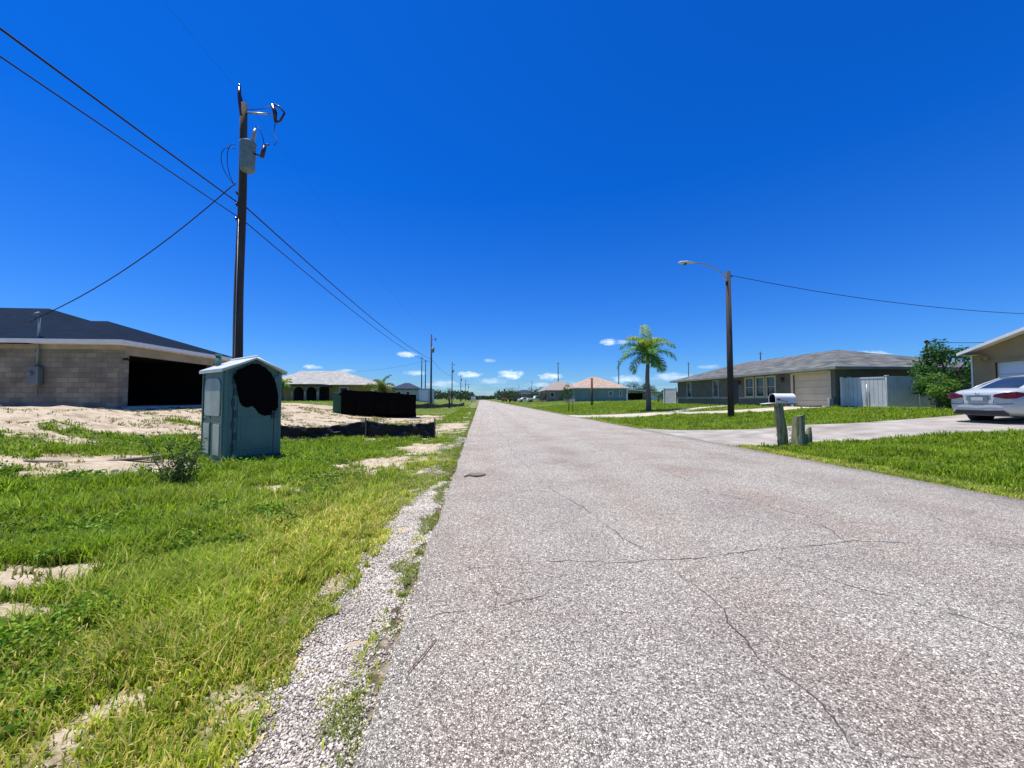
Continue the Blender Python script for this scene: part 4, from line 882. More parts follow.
# ------------------------------------------------------------------ tan house with the gable, far right
TAN = M('tan_stucco', (.34, .25, .135), (.29, .21, .11), 1.6, .95, .2, 80)
H = (26, 9.3, .85)
h = thing('tan_house', 'tan stucco house with white garage door and white gable trim behind the silver car', 'house', H)
b = MB(); wall_with_holes(b, 'x', 20.8, .2, 3.8, 14.86, .3, 3.3, [(9.0, 14.1, .86, 2.83)])
wall_with_holes(b, 'y', 14.86, -.2, 21.0, 33, .3, 3.3, [])
b.prism([(3.8, 3.3), (14.86, 3.3), (9.33, 5.1)], 20.8, 21.0, 'x'); b.build('wall', TAN, h)
b = MB()
for i in range(4): b.b2((20.9, 9.0, .88 + i * .49), (20.95, 14.1, .88 + i * .49 + .48))
b.build('garage_door', M('white_garage_door', (.6, .68, .72), (.55, .62, .66), 2, .5), h, bevel=.012)
b = MB(); b.b2((20.77, 14.1, .85), (20.86, 14.22, 2.95)); b.b2((20.77, 8.9, 2.83), (20.86, 14.1, 2.95)); b.build('garage_frame', TAN, h)
b = MB(); b.b2((20.765, 14.82, .85), (20.79, 14.87, 3.2)); b.build('corner_trim', WHITE, h)
b = MB()
for s in (-1, 1):
    ye, yr = 9.33 + s * 5.68, 9.33
    V = [(20.3, ye, 3.3), (33, ye, 3.3), (33, yr, 5.33), (20.3, yr, 5.33)]; b.add(V + [(x, y, z - .06) for x, y, z in V], [(0, 1, 2, 3)], 0)
    b.add([(x, y, z - .07) for x, y, z in V], [(0, 1, 2, 3)], 1); b.add([V[0], V[3], (20.3, yr, 5.21), (20.3, ye, 3.18)], [(0, 1, 2, 3)], 1)
    b.add([V[0], V[1], (33, ye, 3.18), (20.3, ye, 3.18)], [(0, 1, 2, 3)], 1); b.add([(20.3, ye, 3.18), (33, ye, 3.18), (33, ye - s * .6, 3.18), (20.3, ye - s * .6, 3.18)], [(0, 1, 2, 3)], 1)
b.build('roof', [ROOFG, WHITE], h)
b = MB(); b.b2((20.62, 14.25, 3.02), (20.8, 14.55, 3.1)); b.tube([(20.7, 14.3, 3.04), (20.6, 14.3, 2.95)], .06, 8); b.tube([(20.7, 14.5, 3.04), (20.6, 14.5, 2.95)], .06, 8); b.build('wall_lamp', TAN, h)
# ------------------------------------------------------------------ silver car
CARP = M('silver_car_paint', (.5, .55, .54), (.48, .53, .52), 2, .35, metal=.25, coat=.5)
RED = M('tail_light_red', (.11, .003, .008), (.06, .002, .005), 9, .3)
RUB = M('tyre_rubber', (.018, .018, .018), None, 8, .85); RIM = M('alloy_rim', (.35, .36, .37), None, 8, .35, metal=.8)
TRIM = M('black_plastic', (.015, .015, .017), None, 8, .6); LITE = M('clear_lamp', (.7, .72, .72), None, 4, .15)
def loft(mb, secs, mi=0, mif=None):
    n = len(secs[0]); V = [p for s in secs for p in s]; o = len(mb.v); mb.v += V
    for i in range(len(secs) - 1):
        for k in range(n - 1):
            mb.f.append((o + i * n + k, o + i * n + k + 1, o + (i + 1) * n + k + 1, o + (i + 1) * n + k)); mb.m.append(mif(i, k) if mif else mi); mb.sm.append(True)
def mirror_y(half): return half + [(x, -y, z) for (x, y, z) in half[::-1][1:]]
car = thing('parked_car', 'silver sedan parked nose in on the driveway before the tan house', 'car', (15.86, 11.2, .575), R(-3)); car.scale = (1.02, 1.03, 1.05)
st = [(-.02, .50, .40, .80, .84), (.0, .74, .34, .84, .92), (.10, .84, .27, .90, 1.0), (.35, .875, .22, .95, 1.05), (.8, .885, .2, .97, 1.06), (1.3, .89, .19, .965, 1.02), (2.3, .89, .19, .95, .98), (3.2, .885, .19, .92, .95), (3.7, .875, .2, .86, .90), (4.2, .85, .22, .76, .80), (4.5, .74, .27, .66, .68), (4.6, .5, .33, .55, .57)]
secs = []
for (x, w, zb, zbelt, zd) in st:
    half = [(x, 0, zb), (x, w * .8, zb), (x, w * .95, zb + .08), (x, w * 1.0, zb + (zbelt - zb) * .42), (x, w * .995, zb + (zbelt - zb) * .72), (x, w * .95, zbelt), (x, w * .82, zd), (x, w * .4, zd + .015), (x, 0, zd + .02)]
    secs.append(half + [(a, -y_, z) for (a, y_, z) in half[::-1][1:]])
b = MB(); loft(b, secs); n = len(secs[0]) - 1
for s_, x in ((0, -.03), (len(secs) - 1, 4.61)):
    o = len(b.v) - 0; base = s_ * (n + 1); b.f.append(tuple(base + k for k in range(n))); b.m.append(0); b.sm.append(True)
body = b.build('body', [CARP, TRIM], car, local=True)
ss = body.modifiers.new('s', 'SUBSURF'); ss.levels = 2; ss.render_levels = 2
cut = MB()
for x in (.98, 3.68):
    for s in (-1, 1): cut.tube([(x, s * .6, .31), (x, s * 1.1, .31)], .37, 24, smooth=False)
co = cut.build('cutter', TRIM); co.parent = car
bo = body.modifiers.new('b', 'BOOLEAN'); bo.object = co; bo.operation = 'DIFFERENCE'; bo.solver = 'EXACT'
dg = bpy.context.evaluated_depsgraph_get(); nm = bpy.data.meshes.new_from_object(body.evaluated_get(dg)); body.modifiers.clear(); body.data = nm; bpy.data.objects.remove(co)
gh = []
for (x, zb, zt, wb, wt) in [(.62, 1.045, 1.06, .74, .66), (1.0, 1.0, 1.24, .8, .62), (1.55, .98, 1.46, .82, .585), (2.1, .96, 1.5, .82, .6), (2.65, .95, 1.465, .82, .585), (3.1, .93, 1.2, .8, .62), (3.5, .9, .945, .74, .68)]:
    half = [(x, wb, zb - .03), (x, (wb + wt) / 2 + .02, (zb + zt) / 2), (x, wt, zt - .045), (x, wt * .86, zt - .01), (x, 0, zt + .012)]
    gh.append(half + [(a, -y_, z) for (a, y_, z) in half[::-1][1:]])
def ghm(i, k):
    if k in (3, 4): return 1 if i in (0, 1, 4, 5) else 0
    if k in (2, 5): return 0
    return 1 if i in (1, 2, 3, 4) else 0
b = MB(); loft(b, gh, mif=ghm); cb = b.build('cabin', [CARP, GLASS], car, local=True); ss = cb.modifiers.new('s', 'SUBSURF'); ss.levels = 2; ss.render_levels = 2
for s in (-1, 1): b = MB(); b.tube([(.66, s * .74, 1.03), (1.05, s * .71, 1.2), (1.56, s * .625, 1.4)], .028, 8); b.build('rear_pillar', CARP, car, local=True)
for s in (-1, 1):
    b = MB(); P0 = [(-.04, .38, .80), (-.035, .66, .745), (.06, .845, .75), (.34, .905, .84), (.36, .895, .9), (.1, .835, .945), (-.02, .67, .93), (-.035, .42, .875)]
    P0 = [(x - .035, s * (y_ + .02), z) for x, y_, z in P0]; Pi = [(x + .1, y_ * .88, z) for x, y_, z in P0]; k = len(P0)
    b.add(P0 + Pi, [(0, 1, 6, 7), (1, 2, 5, 6), (2, 3, 4, 5), tuple(range(2 * k - 1, k - 1, -1))] + [(i, (i + 1) % k, k + (i + 1) % k, k + i) for i in range(k)])
    tl = b.build('tail_light', RED, car, bevel=.01, local=True)
b = MB(); b.b2((-.045, -.26, .67), (-.03, .26, .82)); b.build('plate_recess', RIM, car, bevel=.01, local=True)
b = MB(); b.b2((-.055, -.15, .69), (-.046, .15, .8)); b.build('number_plate', M('number_plate_paint', (.45, .5, .5), (.3, .38, .36), 20, .5), car, local=True)
b = MB(); b.b2((-.05, -.32, .835), (-.02, .32, .855)); b.tube([(-.045, -.04, .9), (-.045, .04, .9)], .022, 8); b.build('chrome_strip', RIM, car, local=True)
b = MB(); b.tube([(.03, -.8, .6), (-.045, -.55, .585), (-.055, 0, .58), (-.045, .55, .585), (.03, .8, .6)], .009, 5); b.tube([(.02, -.4, .95), (-.03, -.38, .6)], .006, 5); b.tube([(.02, .4, .95), (-.03, .38, .6)], .006, 5); b.build('panel_seam', TRIM, car, local=True)
b = MB(); b.prism([(-.66, .27), (.66, .27), (.6, .4), (-.6, .4)], -.032, .1, 'x'); b.b2((.3, -.6, .22), (4.2, .6, .3)); b.build('under_bumper', TRIM, car, bevel=.01, local=True)
for x in (.98, 3.68):
    for s in (-1, 1):
        b = MB(); b.tube([(x, s * .66, .31), (x, s * .68, .31), (x, s * .86, .31), (x, s * .88, .31)], [.29, .32, .32, .29], 24); wh = b.build('wheel', RUB, car, local=True)
        b = MB(); b.tube([(x, s * .8, .31), (x, s * .885, .31)], [.2, .21], 20); o = b.build('rim', RIM, local=True); o.parent = wh
        b = MB(); b.tube([(x, s * .62, .31), (x, s * .64, .31)], .368, 24); b.build('wheel_well', TRIM, car, local=True)
for s in (-1, 1):
    b = MB(); b.box((3.05, s * .98, 1.0), (.12, .18, .12)); b.build('mirror', CARP, car, bevel=.03, local=True)
    for hx in (1.65, 2.6): b = MB(); b.tube([(hx, s * .9, .8), (hx + .2, s * .9, .8)], .012, 6); b.build('handle', RIM, car, local=True)
# distant vehicles
def far_car(x, y, rz, prof, wd, col, lab, glass, cat='car', z=None, name='parked_car'):
    t_ = thing(name, lab, cat, (x, y, float(hz(x)) if z is None else z), rz, 'vehicles parked far down the road')
    L = max(p[0] for p in prof); b = MB(); b.prism(prof, -wd / 2, wd / 2, 'y'); b.build('body', col, t_, bevel=.06, local=True)
    for g in glass:
        b = MB(); b.prism(g, -wd / 2 - .01, wd / 2 + .01, 'y'); b.build('window', GLASS, t_, local=True)
    for xx in (L * .18, L * .8):
        for s in (-1, 1): b = MB(); b.tube([(xx, s * (wd / 2 - .2), .35), (xx, s * (wd / 2 + .02), .35)], .35, 14); b.build('wheel', RUB, t_, local=True)
    return t_
PICK = [(0, .5), (5.6, .5), (5.65, 1.0), (4.4, 1.1), (3.9, 1.75), (2.2, 1.8), (2.05, 1.15), (0, 1.1)]
SUV = [(0, .4), (4.6, .4), (4.65, .85), (3.6, 1.0), (2.9, 1.6), (.6, 1.65), (.05, 1.05)]
SED = [(0, .35), (4.5, .35), (4.5, .75), (3.5, .92), (2.8, 1.38), (1.5, 1.42), (.8, 1.02), (0, .95)]
BLKP = M('dark_car_paint', (.02, .022, .03), None, 3, .3, coat=.5)
far_car(13.6, 112, R(8), PICK, 1.9, WHITE, 'white pickup parked broadside before the tan roofed house', [[(2.4, 1.2), (4.1, 1.18), (3.8, 1.66), (2.45, 1.7)]], 'pickup')
far_car(12.2, 124, R(10), SED, 1.8, WHITE, 'white sedan parked left of the white pickup', [[(1.1, 1.0), (3.2, .95), (2.7, 1.32), (1.6, 1.35)]])
far_car(11.2, 137, R(80), SUV, 1.9, BLKP, 'dark car parked near the far trees on the right verge', [[(.5, 1.0), (3.4, 1.0), (2.9, 1.5), (.7, 1.55)]])
far_car(10.2, 160, R(90), SUV, 1.9, M('red_car_paint', (.3, .05, .04), None, 3, .3), 'small reddish car far down the right verge', [[(.5, 1.0), (3.4, 1.0), (2.9, 1.5), (.7, 1.55)]])
far_car(-2.9, 172, R(90), [(0, .4), (5, .4), (5, 1.3), (4.3, 2.3), (0, 2.3)], 2.0, WHITE, 'white van parked on the far left road edge by the vanishing point', [[(3.3, 1.4), (4.8, 1.4), (4.3, 2.1), (3.3, 2.1)]], 'van', 0.0, 'parked_van')

# ------------------------------------------------------------------ palms
def palm(loc, H_, crown, flen, lab, n=15, seed=1, trad=.2, shaft=.9, special=None, lw=.05, group=None, bright=1.0):
    r = np.random.default_rng(seed); t_ = thing('palm_tree', lab, 'palm tree', loc, 0, group)
    b = MB(); k = 22; b.tube([(.04 * math.sin(i * .3), 0, -.2 + (H_ + .2) * i / k) for i in range(k + 1)], [trad * (1.25 - .45 * i / k) * (1 + .05 * (i % 2)) for i in range(k + 1)], 12)
    b.build('trunk', M('palm_bark', (.17, .15, .12), (.1, .09, .07), 18, .95, .5, 30), t_, local=True)
    if shaft > 0: b = MB(); b.tube([(0, 0, H_), (0, 0, H_ + shaft * .5), (0, 0, H_ + shaft)], [trad * .85, trad * .7, trad * .4], 10); b.build('crown_shaft', M('crown_shaft_green', (.16, .2, .05), (.3, .28, .06), 5, .5), t_, local=True)
    dirs = special or [(i * 2.399 + r.uniform(-.3, .3), 1.25 - 1.5 * (i / n) ** 1.0 + r.uniform(-.12, .12), 1) for i in range(n)]
    for (a, e, sc1) in dirs:
        L = flen * sc1 * r.uniform(.9, 1.08); N_ = 34; p_ = np.array([0, 0, H_ + shaft * .92]); P = [p_]; ee = e
        for i in range(N_): p_ = p_ + np.array([math.cos(a) * math.cos(ee), math.sin(a) * math.cos(ee), math.sin(ee)]) * L / N_; P.append(p_); ee -= (.012 + .075 * (i / N_)) * (.8 if e > 1.3 else 1.15)
        P = np.array(P); V = []; F = []; cnt = []; T = []
        yel = r.uniform(0, 1) * (.75 if e > .5 else .25); ca = np.array((.1, .27, .035)) * (1 - yel) + np.array((.6, .62, .07)) * yel
        ca = ca * bright; side = np.array([-math.sin(a), math.cos(a), 0])
        def q(*pts):
            o = len(V); V.extend(pts); F.extend(range(o, o + len(pts))); cnt.append(len(pts))
        for i in range(N_):  # rachis ribbon with depth
            wv_ = .028 * (1 - i / N_) + .008; q(P[i] - side * wv_, P[i] + side * wv_, P[i + 1] + side * wv_, P[i + 1] - side * wv_); T.extend([ca * 1.4] * 4)
            q(P[i] - [0, 0, wv_], P[i] + [0, 0, wv_], P[i + 1] + [0, 0, wv_], P[i + 1] - [0, 0, wv_]); T.extend([ca * 1.2] * 4)
        for i in range(3, N_ + 1):
            for rep_ in range(2):
                f = i / N_; ll = flen * .25 * math.sin(PI * min(1, (f * .86 + .16))) ** .6 + .06; d0 = P[min(i, N_)] - P[i - 1]; d0 = d0 / np.linalg.norm(d0)
                up = np.cross(d0, side); up = up * (1 if up[2] > 0 else -1)
                for s in (-1, 1):
                    dr_ = side * s * .9 + d0 * .55 + up * r.uniform(-.35, .5) + r.normal(0, .1, 3); dr_ /= np.linalg.norm(dr_)
                    b0 = P[i] - d0 * r.uniform(0, L / N_); m_ = b0 + dr_ * ll * .55; tp = b0 + dr_ * ll * .9 + np.array([0, 0, -ll * r.uniform(.1, .4)]); wv_ = np.cross(dr_, up); wv_ = wv_ / np.linalg.norm(wv_) * lw * .5
                    q(b0 - wv_ * .6, b0 + wv_ * .6, m_ + wv_, m_ - wv_); q(m_ - wv_, m_ + wv_, tp); c_ = ca * r.uniform(.7, 1.35); T.extend([c_] * 7)
        npmesh('frond', np.array(V), cnt, F, SOIL_LEAF, np.array(T), parent=t_)
    return t_
# fronds seen from the road: angle 0 points right, pi left; (azimuth, rise, length)
palm((12.92, 29.13, float(gz(13.06, 29.13))), 3.55, None, 2.75, 'palm tree with yellow green fronds standing alone on the right lawn', 16, 4, .165, .95,
     [(1.4, 1.52, 1.05), (.6, 1.2, .95), (0.0, .85, .95), (-.4, .35, .95), (.3, -.15, .8), (3.3, 1.15, .9), (3.0, .8, 1.0), (3.5, .45, 1.05), (2.9, .12, 1.05), (3.3, -.3, .9), (-1.2, 1.0, .8), (1.7, .9, .8), (-1.7, .5, .8), (1.3, .3, .8), (-1.4, -.3, .6), (-.2, -.45, .7), (4.0, 1.0, .8), (2.3, 1.25, .9)], .055)
b = MB(); r_ = np.random.default_rng(3)
palm((-10.4, 42, float(hz(-10.4)) - .1), 1.75, None, 2.1, 'small arching palm just behind the blacked out dumpster', 11, 8, .16, .3, None, .05, None, .45)
palm((-24.2, 50, float(hz(-24))), 1.7, None, 1.6, 'small palm by the arched porch of the yellow house', 10, 9, .14, .3, None, .06)

# ------------------------------------------------------------------ trees and shrubs
def tree(name, lab, cat, loc, Hh, rad, trunk_h, nleaf, lsize, ca, cb_, seed, group=None, clumps=40, flat=.8, trunk_r=.12, limbs=6, low=0.0, density=.32):
    r = np.random.default_rng(seed); t_ = thing(name, lab, cat, loc, 0, group)
    b = MB(); b.tube([(0, 0, -.2), (.03, .02, trunk_h * .5), (0, .04, trunk_h)], [trunk_r * 1.2, trunk_r, trunk_r * .8], 8); cz = (Hh + low) / 2; ch = (Hh - low) / 2
    CC = []
    for i in range(clumps):
        while True:
            q = r.uniform(-1, 1, 3)
            if .15 < np.linalg.norm(q) < 1: break
        q = q / np.linalg.norm(q) * np.linalg.norm(q) ** .5; CC.append((q[0] * rad * .82, q[1] * rad * .82, cz + q[2] * ch * .82))
    for i in range(limbs):
        c = CC[i * len(CC) // limbs]; b.tube(bez([(0, .04, trunk_h * .8), (c[0] * .3, c[1] * .3, trunk_h + (c[2] - trunk_h) * .5), c], 6), [trunk_r * .6 * (1 - j / 8) for j in range(7)], 6)
    b.build('trunk', BARK, t_, local=True)
    ci = r.integers(0, clumps, nleaf); cr = r.uniform(.7, 1.3, clumps) * min(rad, ch) * density
    d = r.normal(size=(nleaf, 3)); d /= np.linalg.norm(d, axis=1)[:, None]; P = np.array(CC)[ci] + d * (cr[ci] * r.uniform(.3, 1, nleaf) ** .5)[:, None] * np.array([1, 1, flat])
    P[:, 2] = np.maximum(P[:, 2], .05); tc_ = r.uniform(0, 1, clumps)[ci][:, None] * .6 + r.uniform(0, .4, (nleaf, 1)); T = np.array(ca)[None] * (1 - tc_) + np.array(cb_)[None] * tc_
    leaves('crown', P, lsize, T, SOIL_LEAF, t_, .5, .15, r); return t_
tree('leafy_tree', 'dense dark green tree between the white fence and the tan house', 'tree', (22.9, 17.3, .88), 3.35, 1.45, 1.3, 9000, .12, (.015, .06, .01), (.09, .23, .03), 5, None, 40, 1.1, .1, 9, .1, .26)
tree('leafy_tree', 'lighter green bushy growth at the foot of the tan house wall', 'shrub', (21.1, 16.4, .85), 1.75, .8, .7, 3200, .1, (.05, .13, .015), (.17, .32, .04), 6, None, 18, .9, .05, 6, .05, .32)
tree('young_tree', 'thin young tree on the right lawn near the road edge', 'tree', (8.9, 38.7, .05), 2.9, .5, 1.9, 500, .12, (.05, .1, .03), (.1, .18, .04), 11, None, 12, 1, .04, 5, 1.6, .4)
b = MB(); b.tube([(9.35, 38.9, 0), (9.35, 38.9, 1.6)], .035, 6); o = b.build('tree_stake', STAKE); set_tag(o, 'thin wooden stake right of the young tree', 'stake')
b = MB(); b.tube([(14.04, 48.1, .3), (14.04, 48.1, 4.0)], .14, 8); o = b.build('post', M('red_brown_post', (.16, .08, .055), (.1, .05, .04), 9, .9)); set_tag(o, 'reddish brown post standing before the pink roofed house', 'post')
tree('small_bush', 'small round bush at the left end of the far white fence', 'bush', (24.0, 51, .95), 1.7, .85, .6, 1200, .12, (.04, .1, .02), (.12, .2, .04), 14, None, 14, 1, .05, 4, .1, .4)
# far trees one can tell apart
FT = [(52, 130, 6.6, 3.6, 'dark round tree behind the white roofed shed, left one'), (58.5, 132, 6.2, 3.2, 'dark round tree behind the white roofed shed, between palm and fence'), (66, 150, 6.4, 4, 'dark tree far behind the white fence panel'),
      (9.6, 128, 5.2, 2.4, 'dark tree on the right road edge, tallest by the vanishing point'), (12.3, 137, 4.6, 2.3, 'dark tree just right of the tallest one by the vanishing point'), (9.2, 150, 4.0, 2.0, 'smaller dark tree left of the tallest one by the vanishing point'),
      (17.6, 128, 4.8, 2.2, 'dark tree behind the white pickup'), (22, 140, 5.2, 2.4, 'dark tree between the pickup and the tan roof'), (16.2, 101, 2.9, 1.3, 'dark shrub at the left corner of the tan roofed house'), (20.2, 93, 2.6, 1.5, 'dark shrub in front of the tan roofed house'), (17.2, 76, 3.2, 1.3, 'dark shrub between the tan roof and the pink roof'),
      (-12, 150, 4.8, 2.8, 'green tree beyond the third left pole'), (-18, 170, 4.6, 3.2, 'wide green tree left of the third left pole'), (-9.5, 190, 4.8, 2.6, 'green tree by the fourth left pole'), (-27, 160, 4.4, 3.4, 'green tree beyond the blue roofed house'), (-6.2, 230, 5.2, 3.2, 'green tree right of the fifth left pole'), (-33, 90, 4.2, 2.2, 'tree beside the small palm and the blue roof')]
fproto = {}
for i, (x, y, hh, rr, lab) in enumerate(FT):
    k = i % 3
    if k not in fproto: fproto[k] = (tree('leafy_tree', lab, 'tree', (x, y, float(hz(x)) - .1), hh, rr, hh * .35, 2600, .3, (.018, .05, .012), (.05, .1, .025), 30 + k, 'far trees along the street', 26, .9, .14, 5, .4, .4), hh, rr)
    else:
        src, h0, r0 = fproto[k]; dup(src, (x, y, float(hz(x)) - .1), i * 1.3, lab, (rr / r0, rr / r0, hh / h0))
# far-off woods as one mass
r = np.random.default_rng(77); n = 26000; side = r.uniform(0, 1, n) < .45
xx = np.where(side, r.uniform(-420, -6, n), r.uniform(13, 520, n)); yy = r.uniform(300, 380, n) + np.abs(xx) * .1; hh = 3 + 5.5 * fbm(xx * .07, yy * .02, 5) * 1.0
P = np.stack([xx, yy, 1 + r.uniform(0, 1, n) ** .7 * hh], 1)
o = leaves('far_woods', P, 2.2, tints(n, (.018, .045, .018), (.05, .09, .035), r), SOIL_LEAF, None, .7, 0, r); set_tag(o, 'low dark line of far woods along the horizon', 'woods', None, 'stuff')
n = 2500; xx = r.uniform(-30, 26, n); yy = r.uniform(640, 700, n); P = np.stack([xx, yy, r.uniform(0, 1, n) * 6], 1)
o = leaves('far_woods', P, 2.6, tints(n, (.02, .045, .025), (.045, .08, .04), r), SOIL_LEAF, None, .7, 0, r); set_tag(o, 'woods closing the road at the vanishing point', 'woods', None, 'stuff')

# ------------------------------------------------------------------ far houses
def house(name, lab, x0, x1, y0, y1, zb, ze, zr, ridge, wm, rm_, wins=(), over=.5, fas=None, doors=(), loc=None):
    Hl = ((x0 + x1) / 2, (y0 + y1) / 2, zb); h = thing(name, lab, 'house', Hl, 0, None)
    b = MB(); b.b2((x0, y0, zb - .4), (x1, y1, ze - .05)); b.build('wall', wm, h)
    b = MB(); hip(b, x0 - over, x1 + over, y0 - over, y1 + over, ze, zr, ridge, .18); b.build('roof', [rm_, fas or WHITE], h)
    for (a, c, za, zc) in wins:
        b = MB(); b.b2((a, y0 - .05, za), (c, y0 + .02, zc)); w = b.build('window', WHITE, h); b = MB(); b.b2((a + .1, y0 - .07, za + .1), (c - .1, y0 - .052, zc - .1)); sub(w, b.build('pane', GLASS), Hl)
    for (a, c, za, zc, dm) in doors: b = MB(); b.b2((a, y0 - .06, za), (c, y0 + .02, zc)); b.build('door', dm, h)
    return h
ROOFW = shingle('pale_grey_roof_tile', (.34, .34, .31), (.44, .43, .39), 1.6); ROOFP = shingle('pink_tan_roof_tile', (.4, .3, .22), (.5, .38, .29), 1.6); ROOFD = shingle('dark_blue_roof', (.03, .045, .08), (.045, .06, .1), 1.5)
YEL = M('ochre_stucco', (.4, .3, .1), (.34, .25, .08), .8, .9); GRN = M('blue_green_stucco', (.22, .3, .27), (.18, .25, .22), .8, .9); PAL = M('pale_green_stucco', (.4, .46, .4), (.34, .4, .35), .8, .9); TN2 = M('tan_wall', (.3, .25, .19), (.22, .18, .14), .8, .9)
h = house('yellow_house', 'yellow house with pale roof and arched porch left of the dumpster', -29.5, -14.8, 56.4, 67.6, .85, 3.35, 5.65, ((-27.2, 62), (-21.3, 62)), YEL, ROOFW, [(-19.6, -18.4, 1.9, 3.0)], .5, YEL)
L = h.location
b = MB(); hip(b, -26.4, -20.6, 52.6, 57.5, 3.3, 4.35, ((-23.5, 55.0), (-23.5, 57.4)), .3); b.build('porch_roof', [ROOFW, M('brown_fascia', (.1, .07, .05), None, 3, .7)], h)
for x in (-25.9, -24.4, -22.8, -21.2): b = MB(); b.tube([(x, 53.1, .6), (x, 53.1, 3.05)], .17, 10); b.b2((x - .25, 52.9, 2.85), (x + .25, 53.3, 3.0)); b.build('column', M('column_paint', (.26, .27, .2), None, 2, .8) if x == -25.9 else bpy.data.materials['column_paint'], h)
for xa in (-25.9, -24.4, -22.8):
    P = [(xa + .15, 3.02), (xa + 1.4, 3.02)] + [(xa + .775 + .6 * math.cos(a), 2.5 + .45 * math.sin(a)) for a in np.linspace(0, PI, 10)]
    b = MB(); b.prism(P, 53.0, 53.2, 'y'); b.build('arch', YEL, h)
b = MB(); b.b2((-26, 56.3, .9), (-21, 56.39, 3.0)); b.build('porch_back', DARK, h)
h = house('blue_roof_house', 'pale green house with dark blue peaked roof behind the dumpster', -18.4, -13.5, 84, 92, 1.0, 3.55, 4.9, ((-16.6, 88), (-15.6, 88)), PAL, ROOFD, [(-17.6, -16.6, 1.9, 3.0), (-15.6, -14.8, 1.9, 3.0)], .5, ROOFD)
b = MB(); b.b2((-13.49, 84.2, .6), (-10.4, 90, 3.6)); b.build('garage_wing', M('pale_wing_paint', (.5, .56, .54), (.42, .48, .46), 1, .8), h)
b = MB(); b.b2((-12.9, 84.12, 1.0), (-11, 84.18, 3.0)); b.build('garage_door', WHITE, h)
house('pink_roof_house', 'blue green house with pink tan pyramid roof beyond the right lawn', 19.3, 30.2, 78.4, 89, 1.1, 3.65, 6.2, ((24.4, 84), (25.6, 84)), GRN, ROOFP, [(26.4, 27.2, 1.9, 3.0), (28.6, 29.2, 1.8, 3.1)], .5, WHITE)
house('tan_roof_house', 'darker house with grey tan roof just left of the pink roofed one', 17.2, 25.2, 100, 111, 1.1, 3.7, 6.1, ((20.5, 105.5), (22.8, 105.5)), TN2, shingle('grey_tan_roof', (.3, .25, .22), (.38, .32, .28), 1.6), [(18.2, 19.2, 1.8, 3.1), (21.5, 22.6, 1.8, 3.1)], .6)
house('far_house', 'dark roofed house far off behind the white pickup', 13.4, 21.5, 150, 160, 1.0, 3.5, 5.0, ((16.5, 155), (18.5, 155)), TN2, ROOFD, [(15, 16, 1.8, 3)], .5)
house('far_house', 'small grey roofed house far off right of the dark far house', 23.5, 33, 170, 180, 1.0, 3.5, 5.4, ((27.5, 175), (29, 175)), PAL, shingle('far_grey_roof', (.22, .23, .25), (.28, .29, .3), 1.6), [(26, 27, 1.8, 3)], .5)
Hl = (40, 95, 1.1); h = thing('white_roof_shed', 'low shed with white roof and dark open carport left of the palm trunk', 'shed', Hl)
b = MB(); b.add([(35.2, 91.5, 3.75), (44.6, 91.5, 3.0), (44.6, 99, 3.0), (35.2, 99, 3.75)], [(0, 1, 2, 3)]); b.add([(35.2, 91.5, 3.55), (44.6, 91.5, 2.85), (44.6, 99, 2.85), (35.2, 99, 3.55)], [(0, 1, 2, 3)]); b.quad((35.2, 91.5, 3.75), (44.6, 91.5, 3.0), (44.6, 91.5, 2.85), (35.2, 91.5, 3.55)); b.build('roof', WHITE, h)
b = MB(); b.b2((35.5, 96.5, .8), (44.3, 98.5, 2.84)); b.build('back_wall', DARK, h); b = MB(); b.b2((41.3, 92, .8), (44.3, 96.4, 2.8)); b.build('wall', WHITE, h)
b = MB(); b.b2((35.4, 91.7, .8), (35.6, 91.9, 3.5)); b.build('post', WHITE, h)

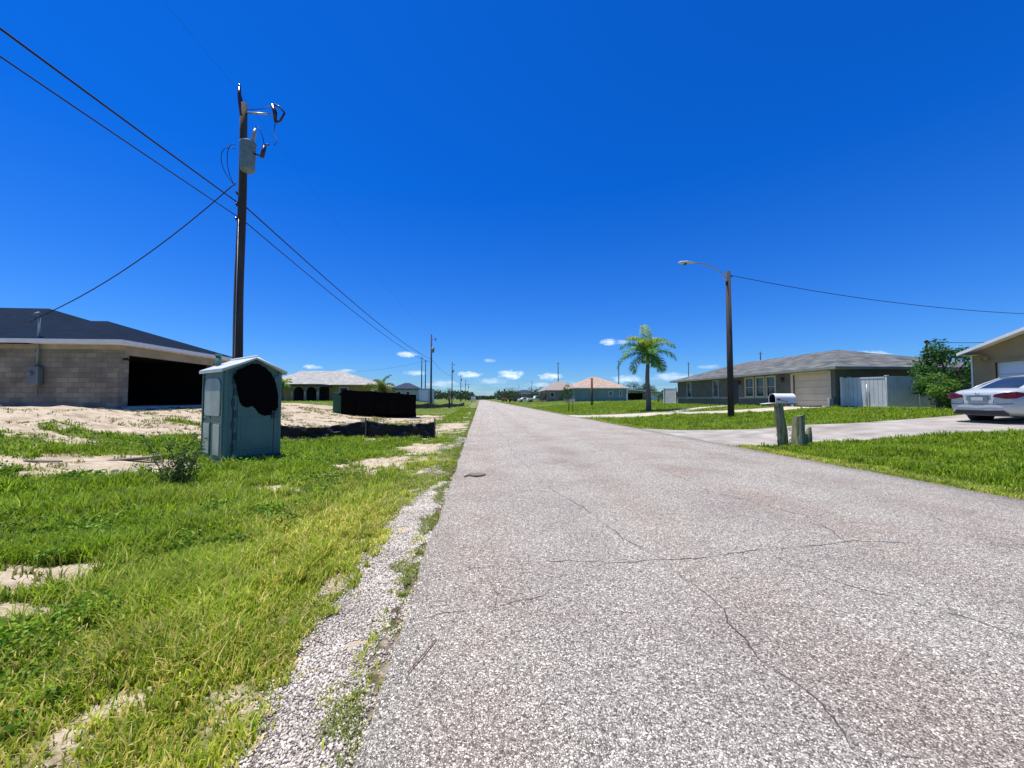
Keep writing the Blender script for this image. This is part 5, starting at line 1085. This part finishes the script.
# ------------------------------------------------------------------ small things on the left ground
r = np.random.default_rng(21); wx, wy = -4.75, 6.55; wz = float(gz(wx, wy))
t_ = thing('tall_weed', 'dark spiky tall weed in front of the portable toilet', 'weed', (wx, wy, wz)); b = MB(); LP = []
for i in range(34):
    a = r.uniform(0, 2 * PI); l = r.uniform(.35, .85); sp = r.uniform(.1, .45); bx0 = r.normal(0, .1, 2); P = bez([(bx0[0], bx0[1], 0), (bx0[0] + sp * .3 * math.cos(a), bx0[1] + sp * .3 * math.sin(a), l * .6), (bx0[0] + sp * math.cos(a), bx0[1] + sp * math.sin(a), l)], 6)
    b.tube(P, [.005] * 4 + [.004, .003, .002], 4)
    for p in P[1:]:
        for q in range(9): LP.append(np.array(p) + r.normal(0, .02, 3))
b.build('stem', BARK, t_, local=True); LP = np.array(LP); LP[:, 2] = np.maximum(.02, LP[:, 2]); leaves('foliage', LP, .055, tints(len(LP), (.03, .08, .015), (.1, .19, .03), r), SOIL_LEAF, t_, .35, -.2, r)
BRD = M('weathered_board', (.3, .25, .19), (.18, .15, .11), 12, .95, .3, stretch=(.2, 1, 1))
bz = float(gz(-7.0, 8.6)); b = MB(); b.box((-7.0, 8.6, bz + .06), (.85, .12, .025), R(18), 0, (.05, -.06)); b.box((-7.1, 8.68, bz + .03), (.5, .09, .03), R(30)); o = b.build('broken_board', BRD, bevel=.004); set_tag(o, 'weathered board lying on the sand patch left of the toilet', 'board')
b = MB(); bz = float(gz(-8.1, 8.0)); b.box((-8.1, 8.0, bz + .03), (.55, .06, .03), R(8), 0, (.0, .05)); o = b.build('broken_board', BRD, bevel=.004); set_tag(o, 'short thin stick of wood on the sand left of the weathered board', 'board')
def clod(x, y, s, lab, seed):
    r = np.random.default_rng(seed); bm = bmesh.new(); bmesh.ops.create_icosphere(bm, subdivisions=2, radius=s)
    for v in bm.verts: v.co *= 1 + r.normal(0, .12); v.co.z *= .5
    me = bpy.data.meshes.new('dirt_clod'); bm.to_mesh(me); bm.free(); me.materials.append(M('clod_soil', (.2, .15, .11), (.32, .26, .2), 18, .95, .4) if seed == 1 else bpy.data.materials['clod_soil']); o = bpy.data.objects.new('dirt_clod', me); C.objects.link(o); o.location = (x, y, float(gz(x, y)) + s * .25)
    set_tag(o, lab, 'clod', 'dirt clods on the sand')
clod(-7.9, 7.3, .07, 'dark dirt clod near the front edge of the sand patch', 1); clod(-8.9, 7.7, .09, 'larger dirt clod at the left of the sand patch', 2); clod(-6.6, 7.7, .05, 'small dirt clod in front of the board on the sand', 3)
